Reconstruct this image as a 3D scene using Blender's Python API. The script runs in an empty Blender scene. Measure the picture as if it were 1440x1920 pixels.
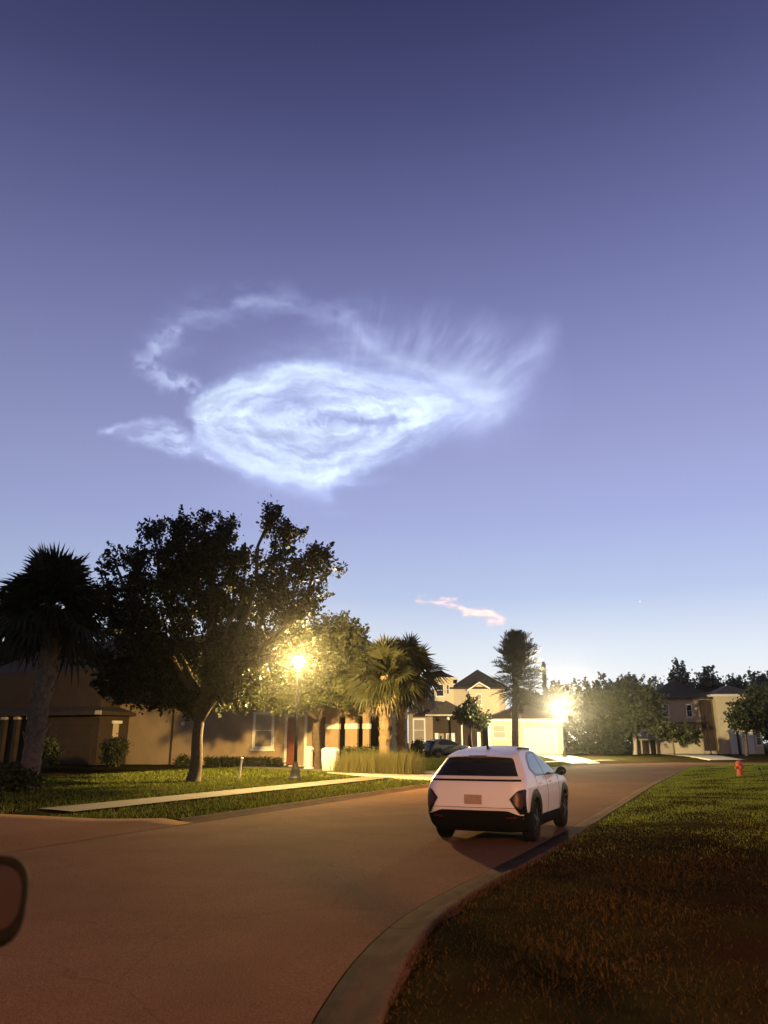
import bpy, bmesh, math, random
import numpy as np
from mathutils import Vector, Matrix
from mathutils.geometry import delaunay_2d_cdt

random.seed(7)
rng = np.random.default_rng(7)
scene = bpy.context.scene
COL = scene.collection

# ------------------------------------------------------------------ camera
F_PX, HORIZON, CAM_H = 1442.0, 1392.0, 1.65
PITCH = math.atan((HORIZON - 960.0) / F_PX)
cam_data = bpy.data.cameras.new('camera')
cam_data.sensor_fit = 'VERTICAL'
cam_data.sensor_height = 36.0
cam_data.lens = F_PX / 1920.0 * 36.0
cam_data.clip_start = 0.05
cam_data.clip_end = 60000.0
cam_data.dof.use_dof = True
cam_data.dof.focus_distance = 45.0
cam_data.dof.aperture_fstop = 2.8
cam = bpy.data.objects.new('camera', cam_data)
COL.objects.link(cam)
cam.location = (0, 0, CAM_H)
cam.rotation_euler = (math.pi / 2 + PITCH, 0, 0)
scene.camera = cam

# ------------------------------------------------------------------ dusk sky
world = bpy.data.worlds.new('World')
scene.world = world
world.use_nodes = True
wn, wl = world.node_tree.nodes, world.node_tree.links
wn.clear()
w_out = wn.new('ShaderNodeOutputWorld')
w_tc = wn.new('ShaderNodeTexCoord')
w_sep = wn.new('ShaderNodeSeparateXYZ')
wl.new(w_tc.outputs['Generated'], w_sep.inputs[0])
w_ramp = wn.new('ShaderNodeValToRGB')
SKY_STOPS = [(0.0, (1.0, 0.96, 0.86)), (0.05, (0.96, 0.97, 0.95)), (0.11, (0.76, 0.83, 0.93)),
             (0.18, (0.50, 0.60, 0.85)), (0.27, (0.40, 0.455, 0.775)), (0.38, (0.32, 0.35, 0.635)),
             (0.50, (0.222, 0.242, 0.495)), (0.60, (0.145, 0.160, 0.365)), (0.70, (0.078, 0.087, 0.225)),
             (0.78, (0.045, 0.050, 0.145)), (1.0, (0.022, 0.026, 0.09))]
el = w_ramp.color_ramp.elements
while len(el) > 1:
    el.remove(el[0])
el[0].position = SKY_STOPS[0][0]
el[0].color = (*SKY_STOPS[0][1], 1)
for pos, c in SKY_STOPS[1:]:
    e = el.new(pos)
    e.color = (*c, 1)
wl.new(w_sep.outputs['Z'], w_ramp.inputs[0])
# afterglow: a little brighter towards where the sun went down (ahead, to the right), dimmer away from it
w_dot = wn.new('ShaderNodeVectorMath')
w_dot.operation = 'DOT_PRODUCT'
wl.new(w_tc.outputs['Generated'], w_dot.inputs[0])
az = math.radians(24)
w_dot.inputs[1].default_value = (math.sin(az), math.cos(az), 0.0)
w_map = wn.new('ShaderNodeMapRange')
wl.new(w_dot.outputs['Value'], w_map.inputs['Value'])
w_map.inputs['From Min'].default_value = -0.2
w_map.inputs['From Max'].default_value = 1.0
w_map.inputs['To Min'].default_value = 0.42
w_map.inputs['To Max'].default_value = 1.06
w_mul = wn.new('ShaderNodeVectorMath')
w_mul.operation = 'SCALE'
wl.new(w_ramp.outputs['Color'], w_mul.inputs[0])
wl.new(w_map.outputs['Result'], w_mul.inputs['Scale'])
w_bg = wn.new('ShaderNodeBackground')
w_bg.inputs['Strength'].default_value = 0.95
wl.new(w_mul.outputs['Vector'], w_bg.inputs['Color'])
# the physical sky with the sun already under the horizon adds the last of its light
w_sky = wn.new('ShaderNodeTexSky')
w_sky.sky_type = 'NISHITA'
w_sky.sun_disc = False
w_sky.sun_elevation = math.radians(-4)
w_sky.sun_rotation = az
w_bg2 = wn.new('ShaderNodeBackground')
w_bg2.inputs['Strength'].default_value = 0.05
wl.new(w_sky.outputs['Color'], w_bg2.inputs['Color'])
w_add = wn.new('ShaderNodeAddShader')
wl.new(w_bg.outputs[0], w_add.inputs[0])
wl.new(w_bg2.outputs[0], w_add.inputs[1])
wl.new(w_add.outputs[0], w_out.inputs['Surface'])

# ------------------------------------------------------------------ exposure, renderer
scene.view_settings.view_transform = 'Standard'
scene.view_settings.look = 'None'
scene.view_settings.exposure = 0.0
scene.view_settings.gamma = 1.0
scene.view_settings.use_curve_mapping = False
scene.render.engine = 'CYCLES'
scene.cycles.use_denoising = True
scene.cycles.max_bounces = 5
scene.cycles.diffuse_bounces = 2
scene.cycles.glossy_bounces = 3
scene.cycles.transmission_bounces = 4
scene.cycles.transparent_max_bounces = 16
scene.cycles.volume_bounces = 0
scene.cycles.sample_clamp_indirect = 6.0
scene.cycles.sample_clamp_direct = 0.0
scene.cycles.use_light_tree = True

# street lamp light (radiant intensity of each globe, linear RGB)
LAMP_GLOW = {'yellow': (1450.0, 960.0, 330.0), 'white': (2500.0, 1980.0, 1060.0), 'orange': (1200.0, 500.0, 185.0)}
GLOBE_R = 0.2

# ------------------------------------------------------------------ pixels to places
_c, _s = math.cos(PITCH), math.sin(PITCH)


def ray(px, py):
    u, v = (px - 720) / F_PX, (960 - py) / F_PX
    return np.array([u, _c - _s * v, _s + _c * v])


def pin(px, py, Y):
    """the point of that pixel's ray at depth Y"""
    d = ray(px, py)
    t = Y / d[1]
    return Vector((d[0] * t, Y, CAM_H + d[2] * t))


# ------------------------------------------------------------------ road line and terrain heights
HALF = 4.1


def resample(pts, step):
    pts = np.array(pts, float)
    seg = np.linalg.norm(np.diff(pts, axis=0), axis=1)
    s = np.concatenate([[0], np.cumsum(seg)])
    n = int(s[-1] / step) + 1
    t = np.linspace(0, s[-1], n)
    return np.stack([np.interp(t, s, pts[:, 0]), np.interp(t, s, pts[:, 1])], 1)


def smooth(p, k):
    q = p.copy()
    for _ in range(k):
        q[1:-1] = (q[:-2] + 2 * q[1:-1] + q[2:]) / 4
    return q


def normals(p):
    d = np.gradient(p, axis=0)
    d /= np.linalg.norm(d, axis=1)[:, None]
    return np.stack([d[:, 1], -d[:, 0]], 1)      # to the right of travel


joint = [(-1.1, -40), (-1.05, -8), (-.85, 0), (-.66, 3.5), (-.52, 5.44), (-.39, 6.4), (-.17, 7.57), (.1, 8.5),
         (.55, 9.5), (1.66, 11.9), (3.1, 15.2), (6.0, 22.1), (9.3, 30), (15.4, 43.7), (20.4, 55)]
hd = math.atan2(15.4 - 9.3, 43.7 - 30)
hd = math.radians(24)
nrm = np.array([math.cos(hd), -math.sin(hd)])
ctr = np.array(joint[-1]) + 9.6 * nrm
a0 = math.atan2(-nrm[1], -nrm[0])
for k in range(1, 25):
    a = a0 - math.radians(70) * k / 24
    joint.append(tuple(ctr + 9.6 * np.array([math.cos(a), math.sin(a)])))
dirv = np.array([math.sin(hd + math.radians(70)), math.cos(hd + math.radians(70))])
joint.append(tuple(np.array(joint[-1]) + dirv * 150))
J = smooth(resample(joint, 0.6), 6)
CL = J + normals(J) * (0.4 - HALF)
CLN = normals(CL)


def road_dist(x, y):
    """signed distance outwards from the road's edge, and side (+1 right)"""
    x = np.atleast_1d(np.asarray(x, float)).ravel()
    y = np.atleast_1d(np.asarray(y, float)).ravel()
    D = np.empty(len(x))
    S = np.empty(len(x))
    A, B = CL[:-1], CL[1:]
    AB = B - A
    L2 = (AB ** 2).sum(1)
    for i in range(0, len(x), 4000):
        px, py = x[i:i + 4000, None], y[i:i + 4000, None]
        ax, ay = px - A[:, 0], py - A[:, 1]
        t = np.clip((ax * AB[:, 0] + ay * AB[:, 1]) / L2, 0, 1)
        dx, dy = ax - t * AB[:, 0], ay - t * AB[:, 1]
        dd = dx * dx + dy * dy
        k = dd.argmin(1)
        r = np.arange(len(k))
        D[i:i + 4000] = np.sqrt(dd[r, k])
        S[i:i + 4000] = np.sign(AB[k, 1] * ax[r, k] - AB[k, 0] * ay[r, k])
    return D - HALF, S


def height_of(d):
    return np.interp(d, [-.05, .10, 4.2, 11.0, 40.0], [-.08, .072, .2, .33, .36])


def H(x, y):
    return float(height_of(road_dist(x, y)[0])[0])


def at(px, py, dz=0.0):
    """where that pixel's ray meets the ground"""
    d = ray(px, py)
    z = 0.15
    for _ in range(25):
        t = (z + dz - CAM_H) / d[2]
        z = 0.5 * z + 0.5 * max(H(d[0] * t, d[1] * t), 0.0)
    return Vector((d[0] * t, d[1] * t, z))


# ------------------------------------------------------------------ mesh helpers
class MB:
    def __init__(s):
        s.v, s.f = [], []

    def add(s, v, f):
        o = len(s.v)
        s.v += [tuple(p) for p in v]
        s.f += [tuple(i + o for i in q) for q in f]
        return s

    def box(s, x0, x1, y0, y1, z0, z1):
        return s.add([(x0, y0, z0), (x1, y0, z0), (x1, y1, z0), (x0, y1, z0), (x0, y0, z1), (x1, y0, z1), (x1, y1, z1), (x0, y1, z1)],
                     [(0, 3, 2, 1), (4, 5, 6, 7), (0, 1, 5, 4), (1, 2, 6, 5), (2, 3, 7, 6), (3, 0, 4, 7)])

    def tube(s, pts, radii, n=8, cap=True):
        pts = [Vector(p) for p in pts]
        if not hasattr(radii, '__len__'):
            radii = [radii] * len(pts)
        o = len(s.v)
        x = None
        for i, p in enumerate(pts):
            t = (pts[min(i + 1, len(pts) - 1)] - pts[max(i - 1, 0)]).normalized()
            if x is None:
                x = t.orthogonal().normalized()
            x = (x - t * x.dot(t))
            x = x.normalized() if x.length > 1e-6 else t.orthogonal().normalized()
            yv = t.cross(x)
            for k in range(n):
                a = 2 * math.pi * k / n
                s.v.append(tuple(p + (x * math.cos(a) + yv * math.sin(a)) * radii[i]))
        for i in range(len(pts) - 1):
            for k in range(n):
                a, b = o + i * n + k, o + i * n + (k + 1) % n
                s.f.append((a, b, b + n, a + n))
        if cap:
            s.f.append(tuple(o + k for k in reversed(range(n))))
            s.f.append(tuple(o + (len(pts) - 1) * n + k for k in range(n)))
        return s

    def lathe(s, prof, n=16, c=(0, 0, 0), axis='z'):
        o = len(s.v)
        for r, z in prof:
            for k in range(n):
                a = 2 * math.pi * k / n
                p = (r * math.cos(a), r * math.sin(a), z)
                if axis == 'y':
                    p = (p[0], p[2], p[1])
                elif axis == 'x':
                    p = (p[2], p[0], p[1])
                s.v.append((p[0] + c[0], p[1] + c[1], p[2] + c[2]))
        for i in range(len(prof) - 1):
            for k in range(n):
                a, b = o + i * n + k, o + i * n + (k + 1) % n
                s.f.append((a, b, b + n, a + n))
        s.f.append(tuple(o + k for k in reversed(range(n))))
        s.f.append(tuple(o + (len(prof) - 1) * n + k for k in range(n)))
        return s

    def prism(s, poly, y0, y1):
        """polygon in (x, z) extruded along y"""
        n = len(poly)
        return s.add([(p[0], y0, p[1]) for p in poly] + [(p[0], y1, p[1]) for p in poly],
                     [tuple(range(n)), tuple(reversed(range(n, 2 * n)))] +
                     [(i, i + n, (i + 1) % n + n, (i + 1) % n) for i in range(n)])

    def build(s, name, mat, parent=None, smooth_=False):
        me = bpy.data.meshes.new(name)
        me.from_pydata(s.v, [], s.f)
        bm = bmesh.new()
        bm.from_mesh(me)
        bmesh.ops.recalc_face_normals(bm, faces=bm.faces)
        bm.to_mesh(me)
        bm.free()
        if smooth_:
            me.polygons.foreach_set('use_smooth', [True] * len(me.polygons))
            if smooth_ == 'auto':
                me.set_sharp_from_angle(angle=math.radians(38))
        me.materials.append(mat)
        return link(name, me, parent)


def link(name, me, parent=None):
    o = bpy.data.objects.new(name, me)
    COL.objects.link(o)
    if parent:
        o.parent = parent
    return o


def raw(name, V, Fq, mat, parent=None, smooth_=False):
    """numpy arrays: V (n,3), Fq (m,k) all faces alike"""
    me = bpy.data.meshes.new(name)
    V = np.asarray(V, np.float32)
    Fq = np.asarray(Fq, np.int32)
    k = Fq.shape[1]
    me.vertices.add(len(V))
    me.vertices.foreach_set('co', V.ravel())
    me.loops.add(Fq.size)
    me.loops.foreach_set('vertex_index', Fq.ravel())
    me.polygons.add(len(Fq))
    me.polygons.foreach_set('loop_start', np.arange(0, Fq.size, k, dtype=np.int32))
    me.polygons.foreach_set('loop_total', np.full(len(Fq), k, np.int32))
    if smooth_:
        me.polygons.foreach_set('use_smooth', np.ones(len(Fq), bool))
    me.update(calc_edges=True)
    me.materials.append(mat)
    return link(name, me, parent)


def tag(o, label=None, cat=None, group=None, kind=None):
    if label: o['label'] = label
    if cat: o['category'] = cat
    if group: o['group'] = group
    if kind: o['kind'] = kind
    return o


def empty(name, loc, rz=0.0):
    o = bpy.data.objects.new(name, None)
    o.empty_display_size = 0.3
    COL.objects.link(o)
    o.location = loc
    o.rotation_euler = (0, 0, rz)
    return o


# ------------------------------------------------------------------ materials
def mat_new(name):
    m = bpy.data.materials.new(name)
    m.use_nodes = True
    nt = m.node_tree
    nt.nodes.clear()
    out = nt.nodes.new('ShaderNodeOutputMaterial')
    b = nt.nodes.new('ShaderNodeBsdfPrincipled')
    nt.links.new(b.outputs[0], out.inputs['Surface'])
    return m, nt, b, out


def surf(name, c1, c2=None, scale=4.0, rough=.8, bump=0.0, bscale=40.0, coat=0.0, metal=0.0, spec=.5, c3=None, scale3=.6, detail=6.0):
    m, nt, b, out = mat_new(name)
    b.inputs['Roughness'].default_value = rough
    b.inputs['Metallic'].default_value = metal
    b.inputs['Specular IOR Level'].default_value = spec
    b.inputs['Coat Weight'].default_value = coat
    tc = nt.nodes.new('ShaderNodeTexCoord')
    if c2 is None:
        b.inputs['Base Color'].default_value = (*c1, 1)
    else:
        n = nt.nodes.new('ShaderNodeTexNoise')
        n.inputs['Scale'].default_value = scale
        n.inputs['Detail'].default_value = detail
        n.inputs['Roughness'].default_value = .65
        nt.links.new(tc.outputs['Object'], n.inputs['Vector'])
        r = nt.nodes.new('ShaderNodeValToRGB')
        r.color_ramp.elements[0].position = .32
        r.color_ramp.elements[0].color = (*c1, 1)
        r.color_ramp.elements[1].position = .68
        r.color_ramp.elements[1].color = (*c2, 1)
        nt.links.new(n.outputs['Fac'], r.inputs[0])
        src = r.outputs[0]
        if c3 is not None:
            n3 = nt.nodes.new('ShaderNodeTexNoise')
            n3.inputs['Scale'].default_value = scale3
            n3.inputs['Detail'].default_value = 4
            nt.links.new(tc.outputs['Object'], n3.inputs['Vector'])
            mr = nt.nodes.new('ShaderNodeMapRange')
            mr.inputs['From Min'].default_value = .5
            mr.inputs['From Max'].default_value = .68
            nt.links.new(n3.outputs['Fac'], mr.inputs['Value'])
            mx = nt.nodes.new('ShaderNodeMix')
            mx.data_type = 'RGBA'
            nt.links.new(mr.outputs[0], mx.inputs[0])
            nt.links.new(src, mx.inputs[6])
            mx.inputs[7].default_value = (*c3, 1)
            src = mx.outputs[2]
        nt.links.new(src, b.inputs['Base Color'])
    if bump:
        n2 = nt.nodes.new('ShaderNodeTexNoise')
        n2.inputs['Scale'].default_value = bscale
        n2.inputs['Detail'].default_value = 5
        nt.links.new(tc.outputs['Object'], n2.inputs['Vector'])
        bp = nt.nodes.new('ShaderNodeBump')
        bp.inputs['Strength'].default_value = bump
        bp.inputs['Distance'].default_value = .03
        nt.links.new(n2.outputs['Fac'], bp.inputs['Height'])
        nt.links.new(bp.outputs[0], b.inputs['Normal'])
    return m


def leafmat(name, c1, c2, transl=.35, rough=.55, spec=.35):
    m, nt, b, out = mat_new(name)
    b.inputs['Roughness'].default_value = rough
    b.inputs['Specular IOR Level'].default_value = spec
    g = nt.nodes.new('ShaderNodeNewGeometry')
    r = nt.nodes.new('ShaderNodeValToRGB')
    r.color_ramp.elements[0].color = (*c1, 1)
    r.color_ramp.elements[1].color = (*c2, 1)
    nt.links.new(g.outputs['Random Per Island'], r.inputs[0])
    nt.links.new(r.outputs[0], b.inputs['Base Color'])
    t = nt.nodes.new('ShaderNodeBsdfTranslucent')
    nt.links.new(r.outputs[0], t.inputs['Color'])
    mx = nt.nodes.new('ShaderNodeMixShader')
    mx.inputs[0].default_value = transl
    nt.links.new(b.outputs[0], mx.inputs[1])
    nt.links.new(t.outputs[0], mx.inputs[2])
    nt.links.new(mx.outputs[0], out.inputs['Surface'])
    return m


def emit(name, col, strength, sample=True):
    m = bpy.data.materials.new(name)
    m.use_nodes = True
    nt = m.node_tree
    nt.nodes.clear()
    out = nt.nodes.new('ShaderNodeOutputMaterial')
    e = nt.nodes.new('ShaderNodeEmission')
    e.inputs['Color'].default_value = (*col, 1)
    e.inputs['Strength'].default_value = strength
    nt.links.new(e.outputs[0], out.inputs['Surface'])
    if not sample:
        m.cycles.emission_sampling = 'NONE'
    return m


M = {}
M['asphalt'] = surf('asphalt', (.125, .066, .040), (.168, .090, .056), .55, .95, .5, 70, spec=.02, c3=(.19, .106, .068), scale3=.16, detail=10)
def grain(m):
    nt = m.node_tree
    b = next(n for n in nt.nodes if n.type == 'BSDF_PRINCIPLED')
    src = b.inputs['Base Color'].links[0].from_socket
    tc = nt.nodes.new('ShaderNodeTexCoord')
    n = nt.nodes.new('ShaderNodeTexNoise'); n.inputs['Scale'].default_value = 55; n.inputs['Detail'].default_value = 3
    nt.links.new(tc.outputs['Object'], n.inputs['Vector'])
    r = nt.nodes.new('ShaderNodeMapRange')
    r.inputs['From Min'].default_value = .3; r.inputs['From Max'].default_value = .7
    r.inputs['To Min'].default_value = .72; r.inputs['To Max'].default_value = 1.28
    nt.links.new(n.outputs['Fac'], r.inputs['Value'])
    w = nt.nodes.new('ShaderNodeTexNoise'); w.inputs['Scale'].default_value = .8; w.inputs['Detail'].default_value = 5
    nt.links.new(tc.outputs['Object'], w.inputs['Vector'])
    ad = nt.nodes.new('ShaderNodeVectorMath'); ad.operation = 'ADD'
    nt.links.new(tc.outputs['Object'], ad.inputs[0]); nt.links.new(w.outputs['Color'], ad.inputs[1])
    v = nt.nodes.new('ShaderNodeTexVoronoi'); v.feature = 'DISTANCE_TO_EDGE'; v.inputs['Scale'].default_value = .19
    nt.links.new(ad.outputs[0], v.inputs['Vector'])
    c = nt.nodes.new('ShaderNodeMapRange')
    c.inputs['From Min'].default_value = .0; c.inputs['From Max'].default_value = .0035
    c.inputs['To Min'].default_value = .80; c.inputs['To Max'].default_value = 1.0
    nt.links.new(v.outputs['Distance'], c.inputs['Value'])
    k = nt.nodes.new('ShaderNodeMath'); k.operation = 'MULTIPLY'
    nt.links.new(r.outputs[0], k.inputs[0]); nt.links.new(c.outputs[0], k.inputs[1])
    sc = nt.nodes.new('ShaderNodeVectorMath'); sc.operation = 'SCALE'
    nt.links.new(src, sc.inputs[0]); nt.links.new(k.outputs[0], sc.inputs['Scale'])
    nt.links.new(sc.outputs[0], b.inputs['Base Color'])


grain(M['asphalt'])
M['concrete'] = surf('concrete', (.30, .265, .22), (.40, .355, .30), 1.6, .88, .35, 50, c3=(.22, .19, .155), scale3=.5)
M['walk'] = surf('worn_concrete', (.10, .08, .058), (.15, .122, .09), 1.6, .9, .35, 50, c3=(.12, .10, .075), scale3=.6)
M['kerb'] = surf('kerb_concrete', (.075, .044, .029), (.115, .069, .046), 2.2, .94, .5, 60, spec=.02, c3=(.07, .042, .027), scale3=.7)
M['lawn'] = surf('lawn_soil', (.018, .014, .006), (.040, .040, .012), 1.3, .95, .5, 22, c3=(.030, .016, .008), scale3=.5, spec=0.0)
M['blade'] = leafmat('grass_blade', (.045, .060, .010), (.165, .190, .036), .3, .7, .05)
M['turf'] = leafmat('lamplit_grass_blade', (.10, .13, .020), (.25, .30, .055), .45, .7, .05)  # brighter copy of the grass blade, lamplight put into its colour
M['nearblade'] = leafmat('shade_dark_turf_blade', (.016, .011, .004), (.095, .060, .021), .2, .8, 0.0)  # copy of the grass blade darkened to paint in weak light
M['dryblade'] = leafmat('dry_grass_blade', (.10, .085, .03), (.17, .16, .055), .3, .7)
M['mulch'] = surf('mulch', (.06, .028, .015), (.12, .05, .028), 20, .95, .8, 40)
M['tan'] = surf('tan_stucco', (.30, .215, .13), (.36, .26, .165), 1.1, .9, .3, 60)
M['brown'] = surf('shade_brown_stucco', (.034, .020, .012), (.05, .03, .018), 1.3, .9, .3, 60)  # brown stucco, darkened further to paint in the left wing's shade
M['cream'] = surf('cream_stucco', (.60, .50, .33), (.66, .56, .38), 1.2, .9, .25, 60)
M['pale'] = surf('pale_stucco', (.46, .38, .27), (.52, .43, .31), 1.2, .9, .25, 60)
M['trim'] = surf('white_trim', (.72, .69, .62), (.80, .77, .70), 3, .6)
M['roof'] = surf('dark_shingle', (.022, .017, .016), (.05, .04, .035), 5, .85, .6, 25)
M['roofb'] = surf('brown_shingle', (.05, .037, .03), (.09, .066, .05), 5, .85, .6, 25)
M['dark'] = surf('recess_shade', (.020, .017, .014), (.028, .023, .018), 2, .9)  # near-black colour stands for the shade inside recesses
M['glass'] = surf('window_glass', (.02, .022, .025), rough=.06, spec=.8)
M['shade'] = surf('window_shade', (.30, .24, .165), (.34, .27, .19), 2, .5)
M['redwood'] = surf('red_door', (.16, .05, .03), (.20, .065, .038), 8, .45)
M['garage'] = surf('garage_door_paint', (.68, .62, .48), (.72, .66, .52), 2, .55)
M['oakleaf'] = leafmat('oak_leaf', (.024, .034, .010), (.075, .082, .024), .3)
M['shadedoak'] = leafmat('shaded_oak_leaf', (.008, .011, .004), (.026, .030, .010), .3)  # darker copy of the oak leaf, shade put into its colour
M['midleaf'] = leafmat('tree_leaf', (.040, .048, .020), (.075, .085, .036), .3)
M['darkleaf'] = leafmat('dark_leaf', (.018, .022, .011), (.04, .046, .02), .25)
M['hedge'] = leafmat('hedge_leaf', (.022, .03, .010), (.05, .06, .018), .25)
M['palmleaf'] = leafmat('palm_frond', (.014, .017, .006), (.042, .043, .015), .25, .5)
M['deadpalm'] = leafmat('dry_palm_frond', (.11, .085, .045), (.19, .15, .08), .2, .7)
M['bark'] = surf('oak_bark', (.055, .04, .028), (.12, .088, .06), 7, .95, .9, 18)
M['palebark'] = surf('pale_bark', (.28, .23, .17), (.40, .33, .25), 6, .9, .6, 20)
M['palmbark'] = surf('palm_bark', (.13, .088, .052), (.24, .165, .10), 9, .95, .9, 22)
M['paint'] = surf('white_car_paint', (.74, .72, .69), rough=.38, coat=.35)
M['darkpaint'] = surf('dark_grey_car_paint', (.022, .021, .020), rough=.35, coat=.6)
M['black'] = surf('black_plastic', (.005, .005, .005), (.008, .0075, .007), 30, .85, spec=.05)
M['gloss'] = surf('gloss_black', (.005, .005, .006), rough=.25, spec=.35)
M['carglass'] = surf('car_glass', (.010, .011, .012), rough=.04, spec=.9)
M['tyre'] = surf('tyre_rubber', (.007, .0065, .006), (.011, .010, .009), 40, .9, spec=.1)
M['alloy'] = surf('alloy', (.045, .043, .042), rough=.4, metal=.6)
M['tail'] = surf('tail_lamp_red', (.06, .010, .007), rough=.35, spec=.25)
M['plate'] = surf('number_plate', (.42, .29, .19), (.30, .20, .125), 14, .5)
M['chrome'] = surf('chrome', (.7, .7, .7), rough=.12, metal=1.0)
M['iron'] = surf('black_iron', (.018, .017, .016), (.03, .027, .024), 12, .5)
M['hydrant'] = surf('hydrant_red', (.42, .07, .03), (.50, .095, .04), 12, .5)
M['whitewood'] = surf('white_paint', (.66, .62, .54), (.76, .72, .64), 12, .6)
M['mirror'] = surf('mirror_glass', (.20, .165, .14), rough=.25, metal=1.0)
for k, c in LAMP_GLOW.items():
    mx = max(c)
    M['globe_' + k] = emit('lamp_globe_' + k, tuple(q / mx for q in c), mx / (math.pi * GLOBE_R ** 2))

def vnoise(x, y, seed):
    """smooth value noise"""
    r_ = np.random.default_rng(seed).random((64, 64))
    xi, yi = np.floor(x).astype(int), np.floor(y).astype(int)
    fx, fy = x - xi, y - yi
    fx, fy = fx * fx * (3 - 2 * fx), fy * fy * (3 - 2 * fy)
    g = lambda a, b: r_[a % 64, b % 64]
    return (g(xi, yi) * (1 - fx) + g(xi + 1, yi) * fx) * (1 - fy) + (g(xi, yi + 1) * (1 - fx) + g(xi + 1, yi + 1) * fx) * fy


def fbm(x, y, seed, o=5):
    s, a, t = 0, 1, 0
    for k in range(o):
        s = s + a * vnoise(x * 2 ** k, y * 2 ** k, seed + k)
        t += a
        a *= .55
    return s / t


# ------------------------------------------------------------------ ground
def axis(a, b, step, far):
    fine = np.arange(a, b + 1e-6, step)
    out, q = [], step
    while sum(out) < far:
        q *= 1.35
        out.append(q)
    o = np.cumsum(out)
    return np.concatenate([a - o[::-1], fine, b + o])


gx, gy = axis(-34, 52, .5, 1400), axis(-12, 100, .5, 1400)
GX, GY = np.meshgrid(gx, gy)
gd, gs = road_dist(GX, GY)
gz = height_of(gd)
lump = (np.sin(GX * 1.9 + 1.3 * np.sin(GY * .8)) * np.sin(GY * 1.55 + np.sin(GX * .7))).ravel() * .018
gz = gz + np.where(gd > .5, lump, 0)
nx = len(gx)
idx = np.arange(GX.size).reshape(GX.shape)
Fq = np.stack([idx[:-1, :-1].ravel(), idx[:-1, 1:].ravel(), idx[1:, 1:].ravel(), idx[1:, :-1].ravel()], 1)
ground = raw('ground', np.stack([GX.ravel(), GY.ravel(), gz], 1), Fq, M['lawn'], smooth_=True)
tag(ground, 'grassy ground on both sides of the road', 'ground', kind='structure')


def strip(name, rows, mat, kind='structure', parent=None, smooth_=True):
    """rows: list of (n,3) arrays; quads between neighbouring rows"""
    n = len(rows[0])
    V = np.concatenate(rows)
    f = []
    for i in range(len(rows) - 1):
        a = np.arange(n - 1) + i * n
        f.append(np.stack([a, a + 1, a + 1 + n, a + n], 1))
    o = raw(name, V, np.concatenate(f), mat, parent, smooth_)
    if kind:
        o['kind'] = kind
    return o


def offs(o, sl=slice(None)):
    return (CL + CLN * o)[sl]


def flat3(p, z):
    return np.column_stack([p, np.full(len(p), z) if np.isscalar(z) else z])


road = strip('road', [flat3(offs(o), .004 + .03 * (1 - (o / HALF) ** 2)) for o in np.linspace(-(HALF - .352), HALF - .352, 9)], M['asphalt'])
tag(road, 'brown asphalt street curving away to the right', 'road')
# rolled concrete kerbs with their gutter pans
PROF = [(-.345, -.05), (-.34, .010), (-.16, .004), (-.08, .03), (-.01, .065), (.05, .082), (.10, .085), (.115, -.05)]
PROF_FLAT = [(-.345, -.05), (-.34, .010), (-.15, .006), (-.02, .012), (.06, .022), (.14, .035), (.22, .05), (.235, -.05)]


def kerb(name, side, sl, prof, label):
    o = strip(name, [flat3(offs(side * (HALF + q), sl), z - .012) for q, z in prof], M['kerb'])
    # cast sections with open joints, where they are near enough to be seen
    a0_, b0_ = sl.indices(len(CL))[:2]
    for a in range(a0_, b0_ - 1, 5):
        b_ = min(a + 5, b0_ - 1)
        if b_ <= a or not (-4 < CL[a, 1] < 62) or CL[a, 0] > 40:
            continue
        rows = []
        for q, z in prof:
            p = offs(side * (HALF + q), slice(a, b_ + 1)).copy()
            p[0] += (p[1] - p[0]) / np.linalg.norm(p[1] - p[0]) * .007
            p[-1] += (p[-2] - p[-1]) / np.linalg.norm(p[-2] - p[-1]) * .007
            rows.append(flat3(p, z + .0015 * ((a // 5) % 3)))
        strip('kerb_section', rows, M['kerb'], None, o)
    return tag(o, label, 'kerb')


LE = offs(-HALF)
i0 = int(np.argmax(LE[:, 1] > 8.0)); i1 = int(np.argmax(LE[:, 1] > 17.2))
i2 = int(np.argmax(LE[:, 1] > 34.0)); i3 = int(np.argmax(LE[:, 1] > 39.5))
kerb('kerb', 1, slice(None), PROF, 'rolled concrete kerb along the lawn with the hydrant')
kerb('kerb', -1, slice(0, i0 + 1), PROF, 'rolled concrete kerb before the side driveway')
kerb('gutter', -1, slice(i0, i1 + 1), PROF_FLAT, 'pale flat gutter crossing the mouth of the side driveway')
kerb('kerb', -1, slice(i1, i2 + 1), PROF, 'rolled concrete kerb along the narrow grass verge')
kerb('gutter', -1, slice(i2, i3 + 1), PROF_FLAT, 'flat gutter at the mouth of the arcade house driveway')
kerb('kerb', -1, slice(i3, None), PROF, 'rolled concrete kerb round the outside of the bend')


def drape(name, A, B, n, m, mat, lift, label, cat):
    """sheet between polylines A and B laid on the terrain"""
    A, B = resample(A, .05), resample(B, .05)
    ta = np.linspace(0, len(A) - 1, n).astype(int)
    tb = np.linspace(0, len(B) - 1, n).astype(int)
    rows = []
    for k in range(m + 1):
        w = k / m
        p = A[ta] * (1 - w) + B[tb] * w
        z = np.maximum(height_of(road_dist(p[:, 0], p[:, 1])[0]) + lift, .016)
        rows.append(flat3(p, z))
    lo = [r - np.array([0, 0, .12]) for r in (rows[0], rows[-1])]
    o = strip(name, [lo[0]] + rows + [lo[1]], mat)
    tag(o, label, cat)
    return np.concatenate([A, B[::-1]])


POLYS = []
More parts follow.
